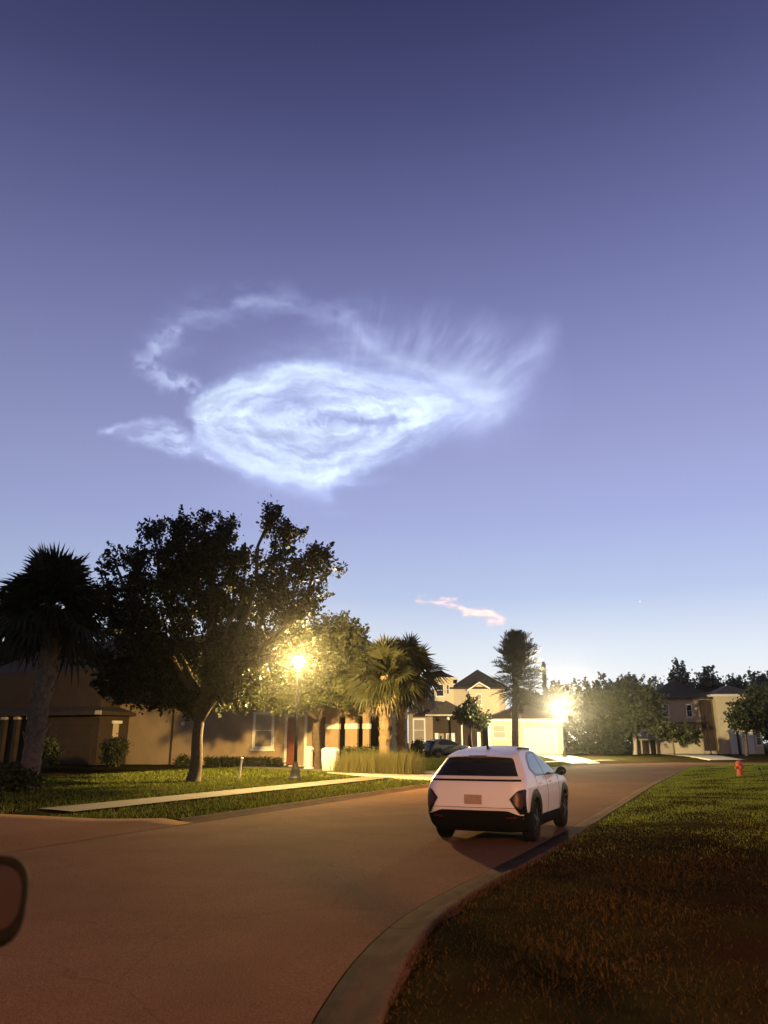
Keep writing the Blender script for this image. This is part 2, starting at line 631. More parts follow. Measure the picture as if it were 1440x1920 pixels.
# sidewalk along the verge
sw0, sw1 = slice(i1 - 1, i2 + 2), slice(i3, i3 + 45)
strip_rows = lambda a, b, sl, lift: [flat3(offs(-(HALF + q), sl), float(height_of(q)) + lift) for q in np.linspace(a, b, 4)]
o = strip('sidewalk', strip_rows(2.45, 3.5, sw0, .05), M['walk'])
tag(o, 'narrow concrete sidewalk between the lawn and the verge', 'sidewalk')
o = strip('sidewalk', strip_rows(2.45, 3.5, sw1, .05), M['walk'])
tag(o, 'far concrete sidewalk leading to the white street lamp', 'sidewalk')
# side driveway that opens to the left
e0 = offs(-(HALF - .30))
A = [tuple(e0[i1]), tuple(at(198, 1541).xy), tuple(at(0, 1531).xy), (-40, at(0, 1531).y + 5)]
B = [tuple(e0[i0]), (-8.6, 8.2), (-14, 9.0), (-40, 12.5)]
POLYS.append(drape('driveway', A, B, 60, 14, M['asphalt'], .055, 'wide brown driveway branching off the street before the palm', 'driveway'))
# driveway of the arcade house
uA, vA = np.array([.92, -.39]), np.array([.39, .92])
A = [tuple(e0[i2]), tuple(e0[i2] - uA * 3.8), tuple(e0[i2] - uA * 6.8 + vA * 1.6)]
B = [tuple(e0[i3]), tuple(e0[i3] - uA * 3.8), tuple(e0[i3] - uA * 5.4)]
POLYS.append(drape('driveway', A, B, 30, 10, M['concrete'], .06, 'pale concrete driveway leading to the arcade house', 'driveway'))
wa, wb = at(455, 1441), at(720, 1452)
pa, pb = at(455, 1437.5), at(720, 1446)
POLYS.append(drape('garden_path', [tuple(wa.xy), tuple(wb.xy)], [tuple(pa.xy), tuple(pb.xy)], 30, 4, M['walk'], .05, 'concrete path along the front of the arcade house', 'path'))
# far driveways
def far_drive(px0, px1, py0, px2, px3, py1, label):
    a, b, c, d = at(px0, py0), at(px2, py1), at(px1, py0), at(px3, py1)
    POLYS.append(drape('driveway', [tuple(a.xy), tuple(b.xy)], [tuple(c.xy), tuple(d.xy)], 24, 8, M['concrete'], .05, label, 'driveway'))
far_drive(1068, 1128, 1433, 990, 1052, 1415.5, 'bright concrete driveway below the lit garage')
far_drive(1330, 1400, 1426, 1240, 1312, 1414, 'grey concrete driveway in front of the far two storey house')


def in_poly(P, x, y):
    inside = np.zeros(len(x), bool)
    j = len(P) - 1
    for i in range(len(P)):
        xi, yi, xj, yj = P[i, 0], P[i, 1], P[j, 0], P[j, 1]
        c = ((yi > y) != (yj > y)) & (x < (xj - xi) * (y - yi) / (yj - yi + 1e-12) + xi)
        inside ^= c
        j = i
    return inside


POLYS = [p[::6] for p in POLYS]


def lawn_ok(x, y):
    d, s = road_dist(x, y)
    ok = d > -.01
    ok &= ~((s < 0) & (d > 2.42) & (d < 3.53))
    for P in POLYS:
        ok &= ~in_poly(P, x, y)
    return ok, d


def blades(name, x, y, h, w, mat, lean=.5, parent=None, z0=None):
    n = len(x)
    if z0 is None:
        z0 = height_of(road_dist(x, y)[0]) - .01
    a = rng.uniform(0, 2 * np.pi, n)
    la = rng.uniform(0, 2 * np.pi, n)
    lm = np.abs(rng.normal(0, lean, n)) * h
    dx, dy = np.cos(a) * w / 2, np.sin(a) * w / 2
    V = np.empty((n, 3, 3))
    V[:, 0] = np.stack([x - dx, y - dy, z0], 1)
    V[:, 1] = np.stack([x + dx, y + dy, z0], 1)
    V[:, 2] = np.stack([x + np.cos(la) * lm, y + np.sin(la) * lm, z0 + h], 1)
    return raw(name, V.reshape(-1, 3), np.arange(3 * n).reshape(n, 3), mat, parent)


def scatter(n, x0, x1, y0, y1, power=1.0):
    t = rng.uniform(0, 1, n) ** power
    y = y0 + (y1 - y0) * t
    x = rng.uniform(x0, x1, n)
    return x, y


# grass of the lawn on the camera's side: thin turf coloured dark for shade near the kerb bend, bright for lamplight beyond
def right_lawn(n, y0, y1, power):
    x, y = scatter(n, -2.0, 30, y0, y1, power)
    keep = (x < .60 * y + 2) & (x > -.25 * y - .5)
    x, y = x[keep], y[keep]
    ok, d = lawn_ok(x, y)
    ok &= road_dist(x, y)[1] > 0
    return x[ok], y[ok], d[ok]


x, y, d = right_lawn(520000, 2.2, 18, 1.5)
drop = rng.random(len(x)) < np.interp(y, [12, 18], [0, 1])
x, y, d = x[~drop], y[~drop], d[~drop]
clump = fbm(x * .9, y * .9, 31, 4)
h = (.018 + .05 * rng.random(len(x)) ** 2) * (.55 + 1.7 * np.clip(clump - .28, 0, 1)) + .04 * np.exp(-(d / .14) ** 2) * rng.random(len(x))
tag(blades('near_turf', x, y, h, .005 + .0008 * y, M['nearblade'], 1.0), 'thin turf with shade darkened into its colour inside the bend of the kerb', 'grass', kind='stuff')
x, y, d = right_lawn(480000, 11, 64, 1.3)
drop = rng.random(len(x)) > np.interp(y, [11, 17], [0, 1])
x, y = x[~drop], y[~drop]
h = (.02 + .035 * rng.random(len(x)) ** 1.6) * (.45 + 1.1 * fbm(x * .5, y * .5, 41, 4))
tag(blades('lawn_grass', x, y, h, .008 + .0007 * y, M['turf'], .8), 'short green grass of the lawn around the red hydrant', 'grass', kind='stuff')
# grass of the verge and the lawns across the road
x, y = scatter(260000, -24, 14, 16, 75, 1.35)
keep = (x > -.56 * y) & (x < .42 * y + 1)
x, y = x[keep], y[keep]
ok, d = lawn_ok(x, y)
ok &= (road_dist(x, y)[1] < 0) & (d < 14)
x, y = x[ok], y[ok]
tag(blades('verge_grass', x, y, .04 + .06 * rng.random(len(x)), .012 + .0009 * y, M['blade'], .7), 'grass of the verge and front lawn by the street lamp', 'grass', kind='stuff')

# ------------------------------------------------------------------ houses
class House:
    def __init__(s, name, label, O, rz, cat='house'):
        s.e = empty(name, O, rz)
        tag(s.e, label, cat)
        s.O = Vector(O)
        s.R = Matrix.Rotation(rz, 3, 'Z')

    def loc(s, px, py, yoff=0.0):
        """local (x, z) of a pixel on the wall plane local y = yoff"""
        d = s.R.transposed() @ Vector(ray(px, py))
        o = s.R.transposed() @ (Vector((0, 0, CAM_H)) - s.O)
        t = (yoff - o.y) / d.y
        p = o + d * t
        return p.x, p.z

    def part(s, name, mat, mb, parent=None, smooth_=False):
        return mb.build(name, mat, parent or s.e, smooth_)

    def window(s, x0, x1, z0, z1, y, trim=.11, mat=None, sill=True, bars=1):
        y -= .002
        m = MB()
        m.box(x0, x0 + trim, y - .06, y, z0, z1).box(x1 - trim, x1, y - .06, y, z0, z1)
        m.box(x0 + trim, x1 - trim, y - .06, y, z1 - trim, z1).box(x0 + trim, x1 - trim, y - .06, y, z0, z0 + trim)
        f = s.part('window', M['trim'], m)
        zm = (z0 + z1) / 2
        a, b = x0 + trim, x1 - trim
        for k, (q0, q1) in enumerate(((z0 + trim, zm - .03), (zm + .03, z1 - trim))):
            MB().box(a, b, y - .018 - .012 * k, y, q0, q1).build('pane', mat or M['glass'], f)
        MB().box(a, b, y - .04, y, zm - .03, zm + .03).build('rail', M['trim'], f)
        if sill:
            MB().box(x0 - .06, x1 + .06, y - .12, y, z0 - .10, z0 - .002).build('sill', M['trim'], f)
        return f


def hip_roof(x0, x1, y0, y1, z, h, over=.45, th=.16):
    a, b, c, d = x0 - over, x1 + over, y0 - over, y1 + over
    m = MB()
    w, dp = b - a, d - c
    if w >= dp:
        r0, r1 = (a + dp / 2, (c + d) / 2, z + th + h), (b - dp / 2, (c + d) / 2, z + th + h)
        fs = [(4, 5, 9, 8), (5, 6, 9), (6, 7, 8, 9), (7, 4, 8)]
    else:
        r0, r1 = ((a + b) / 2, c + w / 2, z + th + h), ((a + b) / 2, d - w / 2, z + th + h)
        fs = [(4, 5, 8), (5, 6, 9, 8), (6, 7, 9), (7, 4, 8, 9)]
    V = [(a, c, z), (b, c, z), (b, d, z), (a, d, z), (a, c, z + th), (b, c, z + th), (b, d, z + th), (a, d, z + th), r0, r1]
    m.add(V, [(3, 2, 1, 0), (0, 1, 5, 4), (1, 2, 6, 5), (2, 3, 7, 6), (3, 0, 4, 7)] + fs)
    return m


def fascia(x0, x1, y0, y1, z, over=.45, hgt=.19, t=.03):
    a, b, c, d = x0 - over - t - .003, x1 + over + t + .003, y0 - over - t - .003, y1 + over + t + .003
    m = MB()
    m.box(a, b, c, c + t, z - .03, z + hgt).box(a, b, d - t, d, z - .03, z + hgt)
    m.box(a, a + t, c + t, d - t, z - .03, z + hgt).box(b - t, b, c + t, d - t, z - .03, z + hgt)
    return m


# ---- house A: tan stucco, arcade at its right end
RZA = -math.atan2(.39, .92)
pA = at(530, 1437)
A_ = House('stucco_house', 'two storey tan stucco house with arcade and red brown front door behind the oaks', (pA.x, pA.y, pA.z), RZA)
xr = A_.loc(691, 1400)[0]
xl = A_.loc(-40, 1400)[0]
ZE = 5.75
A_.part('wall', M['tan'], MB().box(xl, xr - 3.2, 0, 6.0, -.3, ZE))
A_.part('wall', M['tan'], MB().box(xr - 3.2, xr, .0, 6.0, 2.75, ZE))      # upper storey over the arcade
A_.part('wall', M['dark'], MB().box(xr - 3.197, xr - .02, 2.0, 5.98, -.3, 2.747))  # inner arcade wall, its shade given as near-black colour
r = A_.part('roof', M['roof'], hip_roof(xl, xr, 0, 6.0, ZE, 2.35))
fascia(xl, xr, 0, 6.0, ZE).build('fascia', M['brown'], r)
# arcade: piers with pale capitals and arches between them
ax = [A_.loc(p, 1400)[0] for p in (606, 634, 646.5, 669, 679.5, 691)]
piers = [(ax[0] + .1, ax[1]), (ax[2], ax[3]), (ax[4], ax[5] + .02)]
zcap = A_.loc(640, 1362)[1]
for (a, b) in piers:
    p = A_.part('pier', M['tan'], MB().box(a, b, .03, .22, -.3, zcap - .14))
    MB().box(a - .02, b + .02, -.01, .26, zcap - .14, zcap + .14).build('capital', M['trim'], p)
gaps = [(ax[0] - .30, ax[0] + .1), (piers[0][1], piers[1][0]), (piers[1][1], piers[2][0])]
m = MB()
for (a, b) in piers:
    m.box(a, b, .03, .22, zcap + .14, 2.749)
for (a, b) in gaps:
    cx, hw = (a + b) / 2, (b - a) / 2
    prev = None
    for k in range(13):
        t = math.pi * k / 12
        q = (cx - hw * math.cos(t), zcap + .14 + .72 * math.sin(t) ** .8)
        if prev:
            m.prism([prev, q, (q[0], 2.749), (prev[0], 2.749)], .03, .22)
        prev = q
A_.part('arch_wall', M['tan'], m)
# window and front door
wx0, wz0 = A_.loc(473, 1405)
wx1, wz1 = A_.loc(516, 1334)
A_.window(wx0, wx1, wz0, wz1, 0, .17, M['shade'])
dx0, dz0 = A_.loc(533, 1430)
dx1, dz1 = A_.loc(577, 1338)
m = MB().box(dx0, dx0 + .14, -.07, -.002, .0, dz1).box(dx1 - .14, dx1, -.07, -.002, .0, dz1).box(dx0 + .14, dx1 - .14, -.07, -.002, dz1 - .16, dz1).box(dx0 - .05, dx1 + .05, -.25, -.002, -.3, .06)
df = A_.part('door_frame', M['trim'], m)
dm = dx0 + .14 + (dx1 - dx0 - .28) * .52
dl = A_.part('door', M['redwood'], MB().box(dx0 + .14, dm, -.03, -.002, .06, dz1 - .16))
for k in range(3):
    z0 = .25 + k * .68
    MB().box(dx0 + .20, dm - .06, -.042, -.028, z0, z0 + .52).build('door_panel', M['redwood'], dl)
MB().lathe([(.0, -.012), (.03, -.01), (.035, .0), (.03, .01), (.0, .012)], 10, (dm - .07, -.075, 1.05), 'y').build('handle', M['chrome'], dl)
A_.part('sidelight', M['shade'], MB().box(dm + .004, dx1 - .14, -.026, -.002, .06, dz1 - .16))
for (p0, p1) in ((505, 528), (590, 612), (650, 672)):
    a, b = A_.loc(p0, 1290)[0], A_.loc(p1, 1290)[0]
    A_.window(a, b + .25, 3.55, 5.0, 0, .12)
for (p0, p1) in ((300, 335), (400, 435)):
    a, b = A_.loc(p0, 1290)[0], A_.loc(p1, 1290)[0]
    A_.window(a, b, 3.55, 5.0, 0, .12)
# left wing coming forward, with its own lower roof and entry corner
wl0, wl1 = A_.loc(-40, 1400, -2.6)[0], A_.loc(182, 1400, -2.6)[0]
A_.part('wing_wall', M['brown'], MB().box(wl0, wl1, -2.6, -.003, -.3, 2.95))  # wall colour carries the shade on the wing
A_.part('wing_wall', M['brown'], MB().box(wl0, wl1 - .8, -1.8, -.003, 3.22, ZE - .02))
r = A_.part('wing_roof', M['roof'], hip_roof(wl0, wl1, -2.6, .6, 2.95, .62, .5, .15))
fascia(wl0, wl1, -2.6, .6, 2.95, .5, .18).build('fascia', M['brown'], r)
MB().box(wl1 + .1, wl1 + .56, -3.18, -3.135, 2.93, 3.16).build('lit_fascia_end', M['pale'], r)  # pale piece paints the lit end of the darkened fascia
for k in range(3):
    c = A_.loc(8 + 24 * k, 1400, -2.6)[0]
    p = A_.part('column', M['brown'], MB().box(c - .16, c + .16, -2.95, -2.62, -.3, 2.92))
    MB().box(c - .20, c + .20, -2.99, -2.6, 2.72, 2.88).build('capital', M['pale'], p)
gx0, gx1 = A_.loc(88, 1400, -2.6)[0], A_.loc(172, 1400, -2.6)[0]
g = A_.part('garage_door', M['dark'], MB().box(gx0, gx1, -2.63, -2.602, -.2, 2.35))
for k in range(4):
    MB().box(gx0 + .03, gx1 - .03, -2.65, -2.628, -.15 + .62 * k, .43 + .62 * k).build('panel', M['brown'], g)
# masonry pillar with a pale cap at the wing's corner, box gutter above it
c0, c1 = A_.loc(196, 1400, -1.2)[0], A_.loc(213, 1400, -1.2)[0]
zc = A_.loc(200, 1354, -1.2)[1]
p = A_.part('pillar', M['pale'], MB().box(c0, c1, -1.4, -.9, -.3, zc - .09))
MB().box(c0 - .45, c1 + .12, -1.55, -.75, zc - .09, zc + .08).build('cap', M['trim'], p)
zg = A_.loc(195, 1279, -1.2)[1]
A_.part('gutter_end', M['pale'], MB().box(c0 - .45, c1 + .25, -1.5, -.9, zg - .2, zg + .22))
A_.part('porch_roof', M['roofb'], hip_roof(c0 - .2, A_.loc(318, 1400, -1.2)[0], -1.1, .0, A_.loc(200, 1316, -1.2)[1], .5, .3, .12))
# wall lamp fixture and small vent
fx_, fz_ = A_.loc(346, 1357)
A_.part('wall_light', M['trim'], MB().lathe([(.0, -.12), (.10, -.10), (.13, -.02), (.08, .10), (.0, .12)], 10, (fx_, -.14, fz_)))
dpx = A_.loc(322, 1400)[0]
A_.part('downpipe', M['brown'], MB().tube([(dpx, -.06, -.2), (dpx, -.06, ZE - .1)], .05, 8))

# ---- house B: cream two storey house with porch and lit garage
pB = at(905, 1414.5)
RZB = math.radians(-4)
B_ = House('cream_house', 'cream two storey house with dark roof, gabled porch and brightly lit garage', (pB.x, pB.y, pB.z), RZB)
def bx(px): return B_.loc(px, 1400)[0]
def bz(py, px=900): return B_.loc(px, py)[1]
gl, gr = bx(917), bx(1057)
zev = bz(1352)
B_.part('garage_wall', M['cream'], MB().box(gl, gr, 0, 7, -.3, zev))
r = B_.part('garage_roof', M['roofb'], hip_roof(gl, gr, 0, 7, zev, 1.75, .35, .14))
fascia(gl, gr, 0, 7, zev, .35, .22).build('fascia', M['trim'], r)
d0, d1 = bx(984), bx(1046)
zt = bz(1366)
m = MB().box(d0, d0 + .16, -.06, -.002, 0, zt).box(d1 - .16, d1, -.06, -.002, 0, zt).box(d0 + .16, d1 - .16, -.06, -.002, zt - .18, zt)
gf = B_.part('garage_door_frame', M['trim'], m)
gd_ = B_.part('garage_door', M['garage'], MB().box(d0 + .16, d1 - .16, -.02, -.002, 0, zt - .18))
for k in range(4):
    hh = (zt - .18) / 4
    for j in range(4):
        ww = (d1 - d0 - .32) / 4
        MB().box(d0 + .2 + ww * j, d0 + .12 + ww * (j + 1), -.036, -.018, .05 + hh * k, hh * (k + 1) - .05).build('panel', M['garage'], gd_)
c0 = bx(911)
p = B_.part('corner_trim', M['trim'], MB().box(gl - .06, gl + .30, -.10, -.002, -.3, zev - .04))
B_.window(bx(925), bx(950), bz(1385), bz(1359), 0, .12, M['shade'])
# main block, two storeys, set back
yb = 3.2
def bx2(px): return B_.loc(px, 1330, yb)[0]
def bz2(py, px=880): return B_.loc(px, py, yb)[1]
ml, mr = bx2(768), bx2(948)
z2 = bz2(1292)
B_.part('wall', M['pale'], MB().box(ml, mr, yb, yb + 8, -.3, z2))
r = B_.part('roof', M['roof'], hip_roof(bx2(852), mr, yb, yb + 8, z2, bz2(1252) - z2 - .1, .5, .15))
fascia(bx2(852), mr, yb, yb + 8, z2, .5, .2).build('fascia', M['brown'], r)
# taller cream tower bay on the left
tl, tr = bx2(815), bx2(851)
zt2 = bz2(1275)
B_.part('bay_wall', M['cream'], MB().box(tl, tr, yb - .5, yb + 5, -.3, zt2))
r = B_.part('bay_roof', M['roof'], hip_roof(tl, tr, yb - .5, yb + 5, zt2, .9, .5, .14))
fascia(tl, tr, yb - .5, yb + 5, zt2, .5, .26).build('fascia', M['cream'], r)
B_.window(bx2(818), bx2(833), bz2(1306), bz2(1283), yb - .5, .08)
B_.window(bx2(838), bx2(843), bz2(1302), bz2(1284), yb - .5, .06, sill=False)
# gabled cream dormer wall with a window
gx0, gx1 = bx2(880), bx2(936)
zg0, zg1 = bz2(1293), bz2(1284)
gm = (bx2(880) + bx2(916)) / 2
B_.part('gable_wall', M['cream'], MB().prism([(gx0, 2.6), (gx1, 2.6), (gx1, bz2(1294)), (bx2(917), bz2(1294)), (bx2(900), bz2(1283.5)), (gx0, bz2(1295))], yb - .35, yb - .003))
t = .12
gt = MB()
for (a, b) in (((gx0 - .2, bz2(1297)), (bx2(900), bz2(1282))), ((bx2(900), bz2(1282)), (bx2(918) + .1, bz2(1293.5)))):
    gt.prism([a, b, (b[0], b[1] + t * 1.6), (a[0], a[1] + t * 1.6)], yb - .55, yb - .36)
B_.part('gable_trim', M['trim'], gt)
B_.window(bx2(893), bx2(904), bz2(1322), bz2(1301), yb - .35, .10, M['shade'])
# ground floor wing with window at far left
B_.part('wing_wall', M['tan'], MB().box(bx(766), bx(812), .6, yb - .003, -.3, bz(1338)))
r = B_.part('wing_roof', M['roofb'], hip_roof(bx(766), bx(812), .6, yb, bz(1338), .8, .3, .12))
B_.window(B_.loc(774, 1390, .6)[0], B_.loc(798, 1390, .6)[0], B_.loc(780, 1391, .6)[1], B_.loc(780, 1347, .6)[1], .6, .17, M['shade'])
# gabled porch
pl, pr = bx(806), bx(874)
zp = bz(1341)
pc = bx(838)
m = MB().prism([(pl - .4, zp), (pr + .7, zp), (pr + .7, zp + .12), (pc, bz(1314)), (pl - .4, zp + .12)], -1.2, yb - .51)
pr_ = B_.part('porch_roof', M['roof'], m)
MB().box(pl - .45, pc + 1.6, -1.26, -1.202, zp - .12, zp + .06).build('fascia', M['pale'], pr_)
for px in (866,):
    c = B_.loc(px, 1380, -1.0)[0]
    col = B_.part('porch_column', M['trim'], MB().lathe([(.17, -.3), (.17, .2), (.11, .26), (.095, zp - .32), (.15, zp - .26), (.15, zp - .12)], 12, (c, -.9, 0)))
cp0, cp1 = bx(895), bx(901)
B_.part('white_post', M['trim'], MB().box(cp0, cp1, -.7, -.35, -.3, bz(1373)))
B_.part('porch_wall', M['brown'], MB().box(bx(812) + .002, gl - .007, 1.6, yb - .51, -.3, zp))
for (a, b) in ((815, 822), (846, 852.5)):
    B_.part('shutter', M['trim'], MB().box(B_.loc(a, 1370, 1.6)[0], B_.loc(b, 1370, 1.6)[0], 1.54, 1.598, .05, 2.35))
d = B_.part('porch_door', M['shade'], MB().box(B_.loc(823, 1370, 1.6)[0], B_.loc(832, 1370, 1.6)[0], 1.55, 1.598, .05, 2.3))
MB().box(B_.loc(824.5, 1370, 1.6)[0], B_.loc(828, 1370, 1.6)[0], 1.535, 1.552, .3, 2.05).build('pane', M['glass'], d)
B_.window(B_.loc(836, 1370, 1.6)[0], B_.loc(845, 1370, 1.6)[0], .3, 2.3, 1.6, .09, M['shade'], False)
MB().lathe([(.0, -.2), (.16, -.16), (.2, .0), (.12, .14), (.0, .2)], 10, (B_.loc(840, 1343, -.4)[0], -.4, zp - .35)).build('porch_lantern', M['trim'], B_.e)

# ---- house C: far two storey house
pC = at(1330, 1413.5)
C_ = House('far_house', 'grey tan two storey house with tall entry arch beyond the bend', (pC.x, pC.y, pC.z), math.radians(-7))
def cx(px, y=0): return C_.loc(px, 1400, y)[0]
def cz(py, y=0): return C_.loc(1330, py, y)[1]
ze = cz(1311)
C_.part('wall', M['pale'], MB().box(cx(1228), cx(1352), 0, 8, -.3, ze))
r = C_.part('roof', M['roof'], hip_roof(cx(1228), cx(1352), 0, 8, ze, cz(1277, 4) - ze, .5, .15))
fascia(cx(1228), cx(1352), 0, 8, ze, .5, .2).build('fascia', M['brown'], r)
C_.window(cx(1293), cx(1306), cz(1345), cz(1320), 0, .13)
C_.window(cx(1248), cx(1262), cz(1345), cz(1320), 0, .13)
C_.part('ledge', M['roofb'], MB().box(cx(1262), cx(1330), -.55, -.002, cz(1357), cz(1354)))
g = C_.part('garage_door', M['cream'], MB().box(cx(1266), cx(1316), -.04, -.002, -.1, cz(1383)))
for k in range(4):
    hh = cz(1383) / 4
    for j in range(4):
        ww = (cx(1316) - cx(1266)) / 4
        MB().box(cx(1266) + ww * j + .06, cx(1266) + ww * (j + 1) - .06, -.06, -.038, hh * k + .05, hh * (k + 1) - .05).build('panel', M['cream'], g)
for px in (1320, 1333):
    p = C_.part('pier', M['brown'], MB().box(cx(px), cx(px + 7), -.45, -.002, -.3, ze - .1))
    MB().box(cx(px) - .08, cx(px + 7) + .08, -.53, -.0025, -.3, .35).build('plinth', M['pale'], p)
# entry bay
y3 = -1.4
el0, el1 = cx(1352, y3), cx(1432, y3)
ze3 = cz(1306, y3)
C_.part('bay_wall', M['cream'], MB().box(el0, el1, y3, 6, -.3, ze3))
r = C_.part('bay_roof', M['roofb'], hip_roof(el0, el1, y3, 6, ze3, 1.3, .5, .16))
fascia(el0, el1, y3, 6, ze3, .5, .24).build('fascia', M['trim'], r)
for (a, b) in ((1368, 1381), (1388, 1412)):
    C_.part('entry_column', M['trim'], MB().box(cx(a, y3), cx(b, y3), y3 - .5, y3 - .002, -.3, cz(1372, y3)))
m = MB()
a, b = cx(1368, y3), cx(1400, y3)
prev = None
for k in range(15):
    t = math.pi * k / 14
    q0 = ((a + b) / 2 - (b - a) / 2 * math.cos(t), cz(1372, y3) + .55 * math.sin(t))
    q1 = ((a + b) / 2 - ((b - a) / 2 + .22) * math.cos(t), cz(1372, y3) + .80 * math.sin(t))
    if prev:
        m.prism([prev[0], q0, q1, prev[1]], y3 - .3, y3 - .002)
    prev = (q0, q1)
C_.part('entry_arch', M['trim'], m)
C_.part('entry_door', M['dark'], MB().box(cx(1381.5, y3), cx(1387.5, y3), y3 - .05, y3 - .003, -.1, cz(1371, y3)))
C_.window(cx(1418, y3), cx(1430, y3), cz(1398, y3), cz(1368, y3), y3, .12)
# low porch at its left
C_.part('porch_roof', M['pale'], MB().box(cx(1196), cx(1232), -1.2, 2, cz(1388), cz(1381)))
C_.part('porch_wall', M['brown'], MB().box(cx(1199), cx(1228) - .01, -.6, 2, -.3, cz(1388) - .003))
for px in (1199, 1214, 1226):
    C_.part('porch_post', M['pale'], MB().box(cx(px), cx(px + 2), -1.1, -.9, -.3, cz(1388) - .003))

# ---- house on the far left behind the palm: only its dark gable shows
pD = at(20, 1424)
D_ = House('neighbour_house', 'dark neighbouring house standing behind the leaning palm', (pD.x - 6, pD.y + 9, pD.z), math.radians(-20))
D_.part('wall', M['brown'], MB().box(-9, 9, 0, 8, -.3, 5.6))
D_.part('roof', M['roof'], hip_roof(-9, 9, 0, 8, 5.6, 2.6))
for k in range(3):
    D_.window(-6 + 5 * k, -4.6 + 5 * k, 3.4, 4.9, 0, .12)

# ------------------------------------------------------------------ plants
def leaf_cloud(name, C, per, sig, size, mat, parent, flat=.9, elong=1.9):
    """clumps of leaf-sized quads; C (n,3) clump centres, parent-local"""
    C = np.asarray(C, float)
    n = len(C) * per
    P = np.repeat(C, per, 0)
    sg = np.repeat(sig if hasattr(sig, '__len__') else np.full(len(C), sig), per)[:, None]
    P = P + rng.normal(0, 1, (n, 3)) * sg * np.array([1, 1, flat])
    a = rng.normal(0, 1, (n, 3)); a /= np.linalg.norm(a, axis=1)[:, None]
    b = rng.normal(0, 1, (n, 3)); b -= a * (a * b).sum(1)[:, None]; b /= np.linalg.norm(b, axis=1)[:, None]
    s = size * rng.uniform(.55, 1.25, n)[:, None]
    a, b = a * s * elong / 2, b * s / 2
    V = np.stack([P - a, P - .15 * a + b, P + a, P - .15 * a - b], 1).reshape(-1, 3)
    return raw(name, V, np.arange(4 * n).reshape(n, 4), mat, parent)


def in_lobes(lobes, n, hollow=.35):
    """random clump centres in a list of ellipsoids (centre, radii)"""
    vol = np.array([l[1][0] * l[1][1] * l[1][2] for l in lobes]) ** .75
    pick = rng.choice(len(lobes), n, p=vol / vol.sum())
    v = rng.normal(0, 1, (n, 3)); v /= np.linalg.norm(v, axis=1)[:, None]
    r = (hollow + (1 - hollow) * rng.random(n) ** .6)[:, None]
    c = np.array([lobes[k][0] for k in pick]); R = np.array([lobes[k][1] for k in pick])
    return c + v * r * R


def limb(a, b, r0, r1, mb, bend=.25, n=6):
    a, b = Vector(a), Vector(b)
    L = (b - a).length
    off = Vector((random.uniform(-1, 1), random.uniform(-1, 1), random.uniform(-.2, .8))) * L * bend * .5
    pts, rad = [], []
    for k in range(n + 1):
        t = k / n
        p = a.lerp(b, t) + off * math.sin(math.pi * t) + Vector([random.gauss(0, .012 * L) if 0 < k < n else 0 for _ in range(3)])
        pts.append(p); rad.append(r0 + (r1 - r0) * t)
    mb.tube(pts, rad, 7)
    return pts


def tree(name, label, base, trunk_top, lobes, clumps, per, sig, leaf, mat, bark='bark', r=.2, cat='tree', group=None, twigs=60, hollow=.35, sprigs=0):
    e = empty(name, base)
    tag(e, label, cat, group)
    tb = MB()
    top = Vector(trunk_top)
    n = 9
    pts = [Vector((0, 0, -.15))] + [Vector((0, 0, 0)).lerp(top, k / n) + Vector((math.sin(k * .8) * .04, math.cos(k * .6) * .03, 0)) * (1 if 0 < k < n else 0) for k in range(n + 1)]
    tb.tube(pts, [r * 1.45, r * 1.25] + [r * (1.05 - .3 * k / n) for k in range(1, n + 1)], 10)
    ends = []
    for (c, R) in lobes:
        st = top.lerp(Vector((top.x * .75, top.y * .75, top.z * .75)), random.random())
        pts = limb(st, c, r * .62, r * .2, tb)
        ends += [(p, c) for p in pts[2:]]
    tb.build('trunk', M[bark], e, True)
    C = in_lobes([(np.array(c), np.array(R)) for c, R in lobes], clumps, hollow)
    bb = MB()
    for k in range(twigs):
        q = Vector(C[random.randrange(len(C))])
        p = min(ends, key=lambda t: (t[0] - q).length)[0]
        limb(p, q, r * .14, .012, bb, .3, 4)
    bb.build('branch_work', M[bark], e, True)['kind'] = 'stuff'
    if sprigs:
        # thin shoots that stick out of the crown all round
        S_ = in_lobes([(np.array(c), np.array(R)) for c, R in lobes], sprigs, .9)
        cen = np.mean([c for c, R in lobes], 0)
        dr_ = S_ - cen; dr_ /= np.linalg.norm(dr_, axis=1)[:, None]
        dr_ = dr_ + rng.normal(0, .45, dr_.shape) + np.array([0, 0, .25]); dr_ /= np.linalg.norm(dr_, axis=1)[:, None]
        ln = leaf * rng.uniform(2.5, 6.5, sprigs)
        pts_ = [S_ + dr_ * (ln * t)[:, None] for t in (0, .2, .4, .6, .8, 1.0)]
        C2 = np.concatenate(pts_)
        sg2 = np.concatenate([np.full(sprigs, leaf * q) for q in (.9, .75, .6, .5, .4, .25)])
        per2 = 7
        leaf_cloud('shoot_foliage', C2, per2, sg2, leaf * .95, M[mat], e)
    leaf_cloud('crown', C, per, sig, leaf, M[mat], e)
    return e


def lobes_px(base, Y, items):
    """items (px, py, rx_px, rz_px, dy): ellipsoids seen at that place, dy metres behind the trunk"""
    out = []
    for px, py, rx, rz, dy in items:
        p = pin(px, py, Y + dy)
        k = (pin(px + 1, py, Y + dy) - pin(px, py, Y + dy)).x
        kz = (pin(px, py - 1, Y + dy) - pin(px, py, Y + dy)).z
        out.append((tuple(p - Vector(base)), (rx * k, max(rx, rz) * k * .85, rz * kz)))
    return out


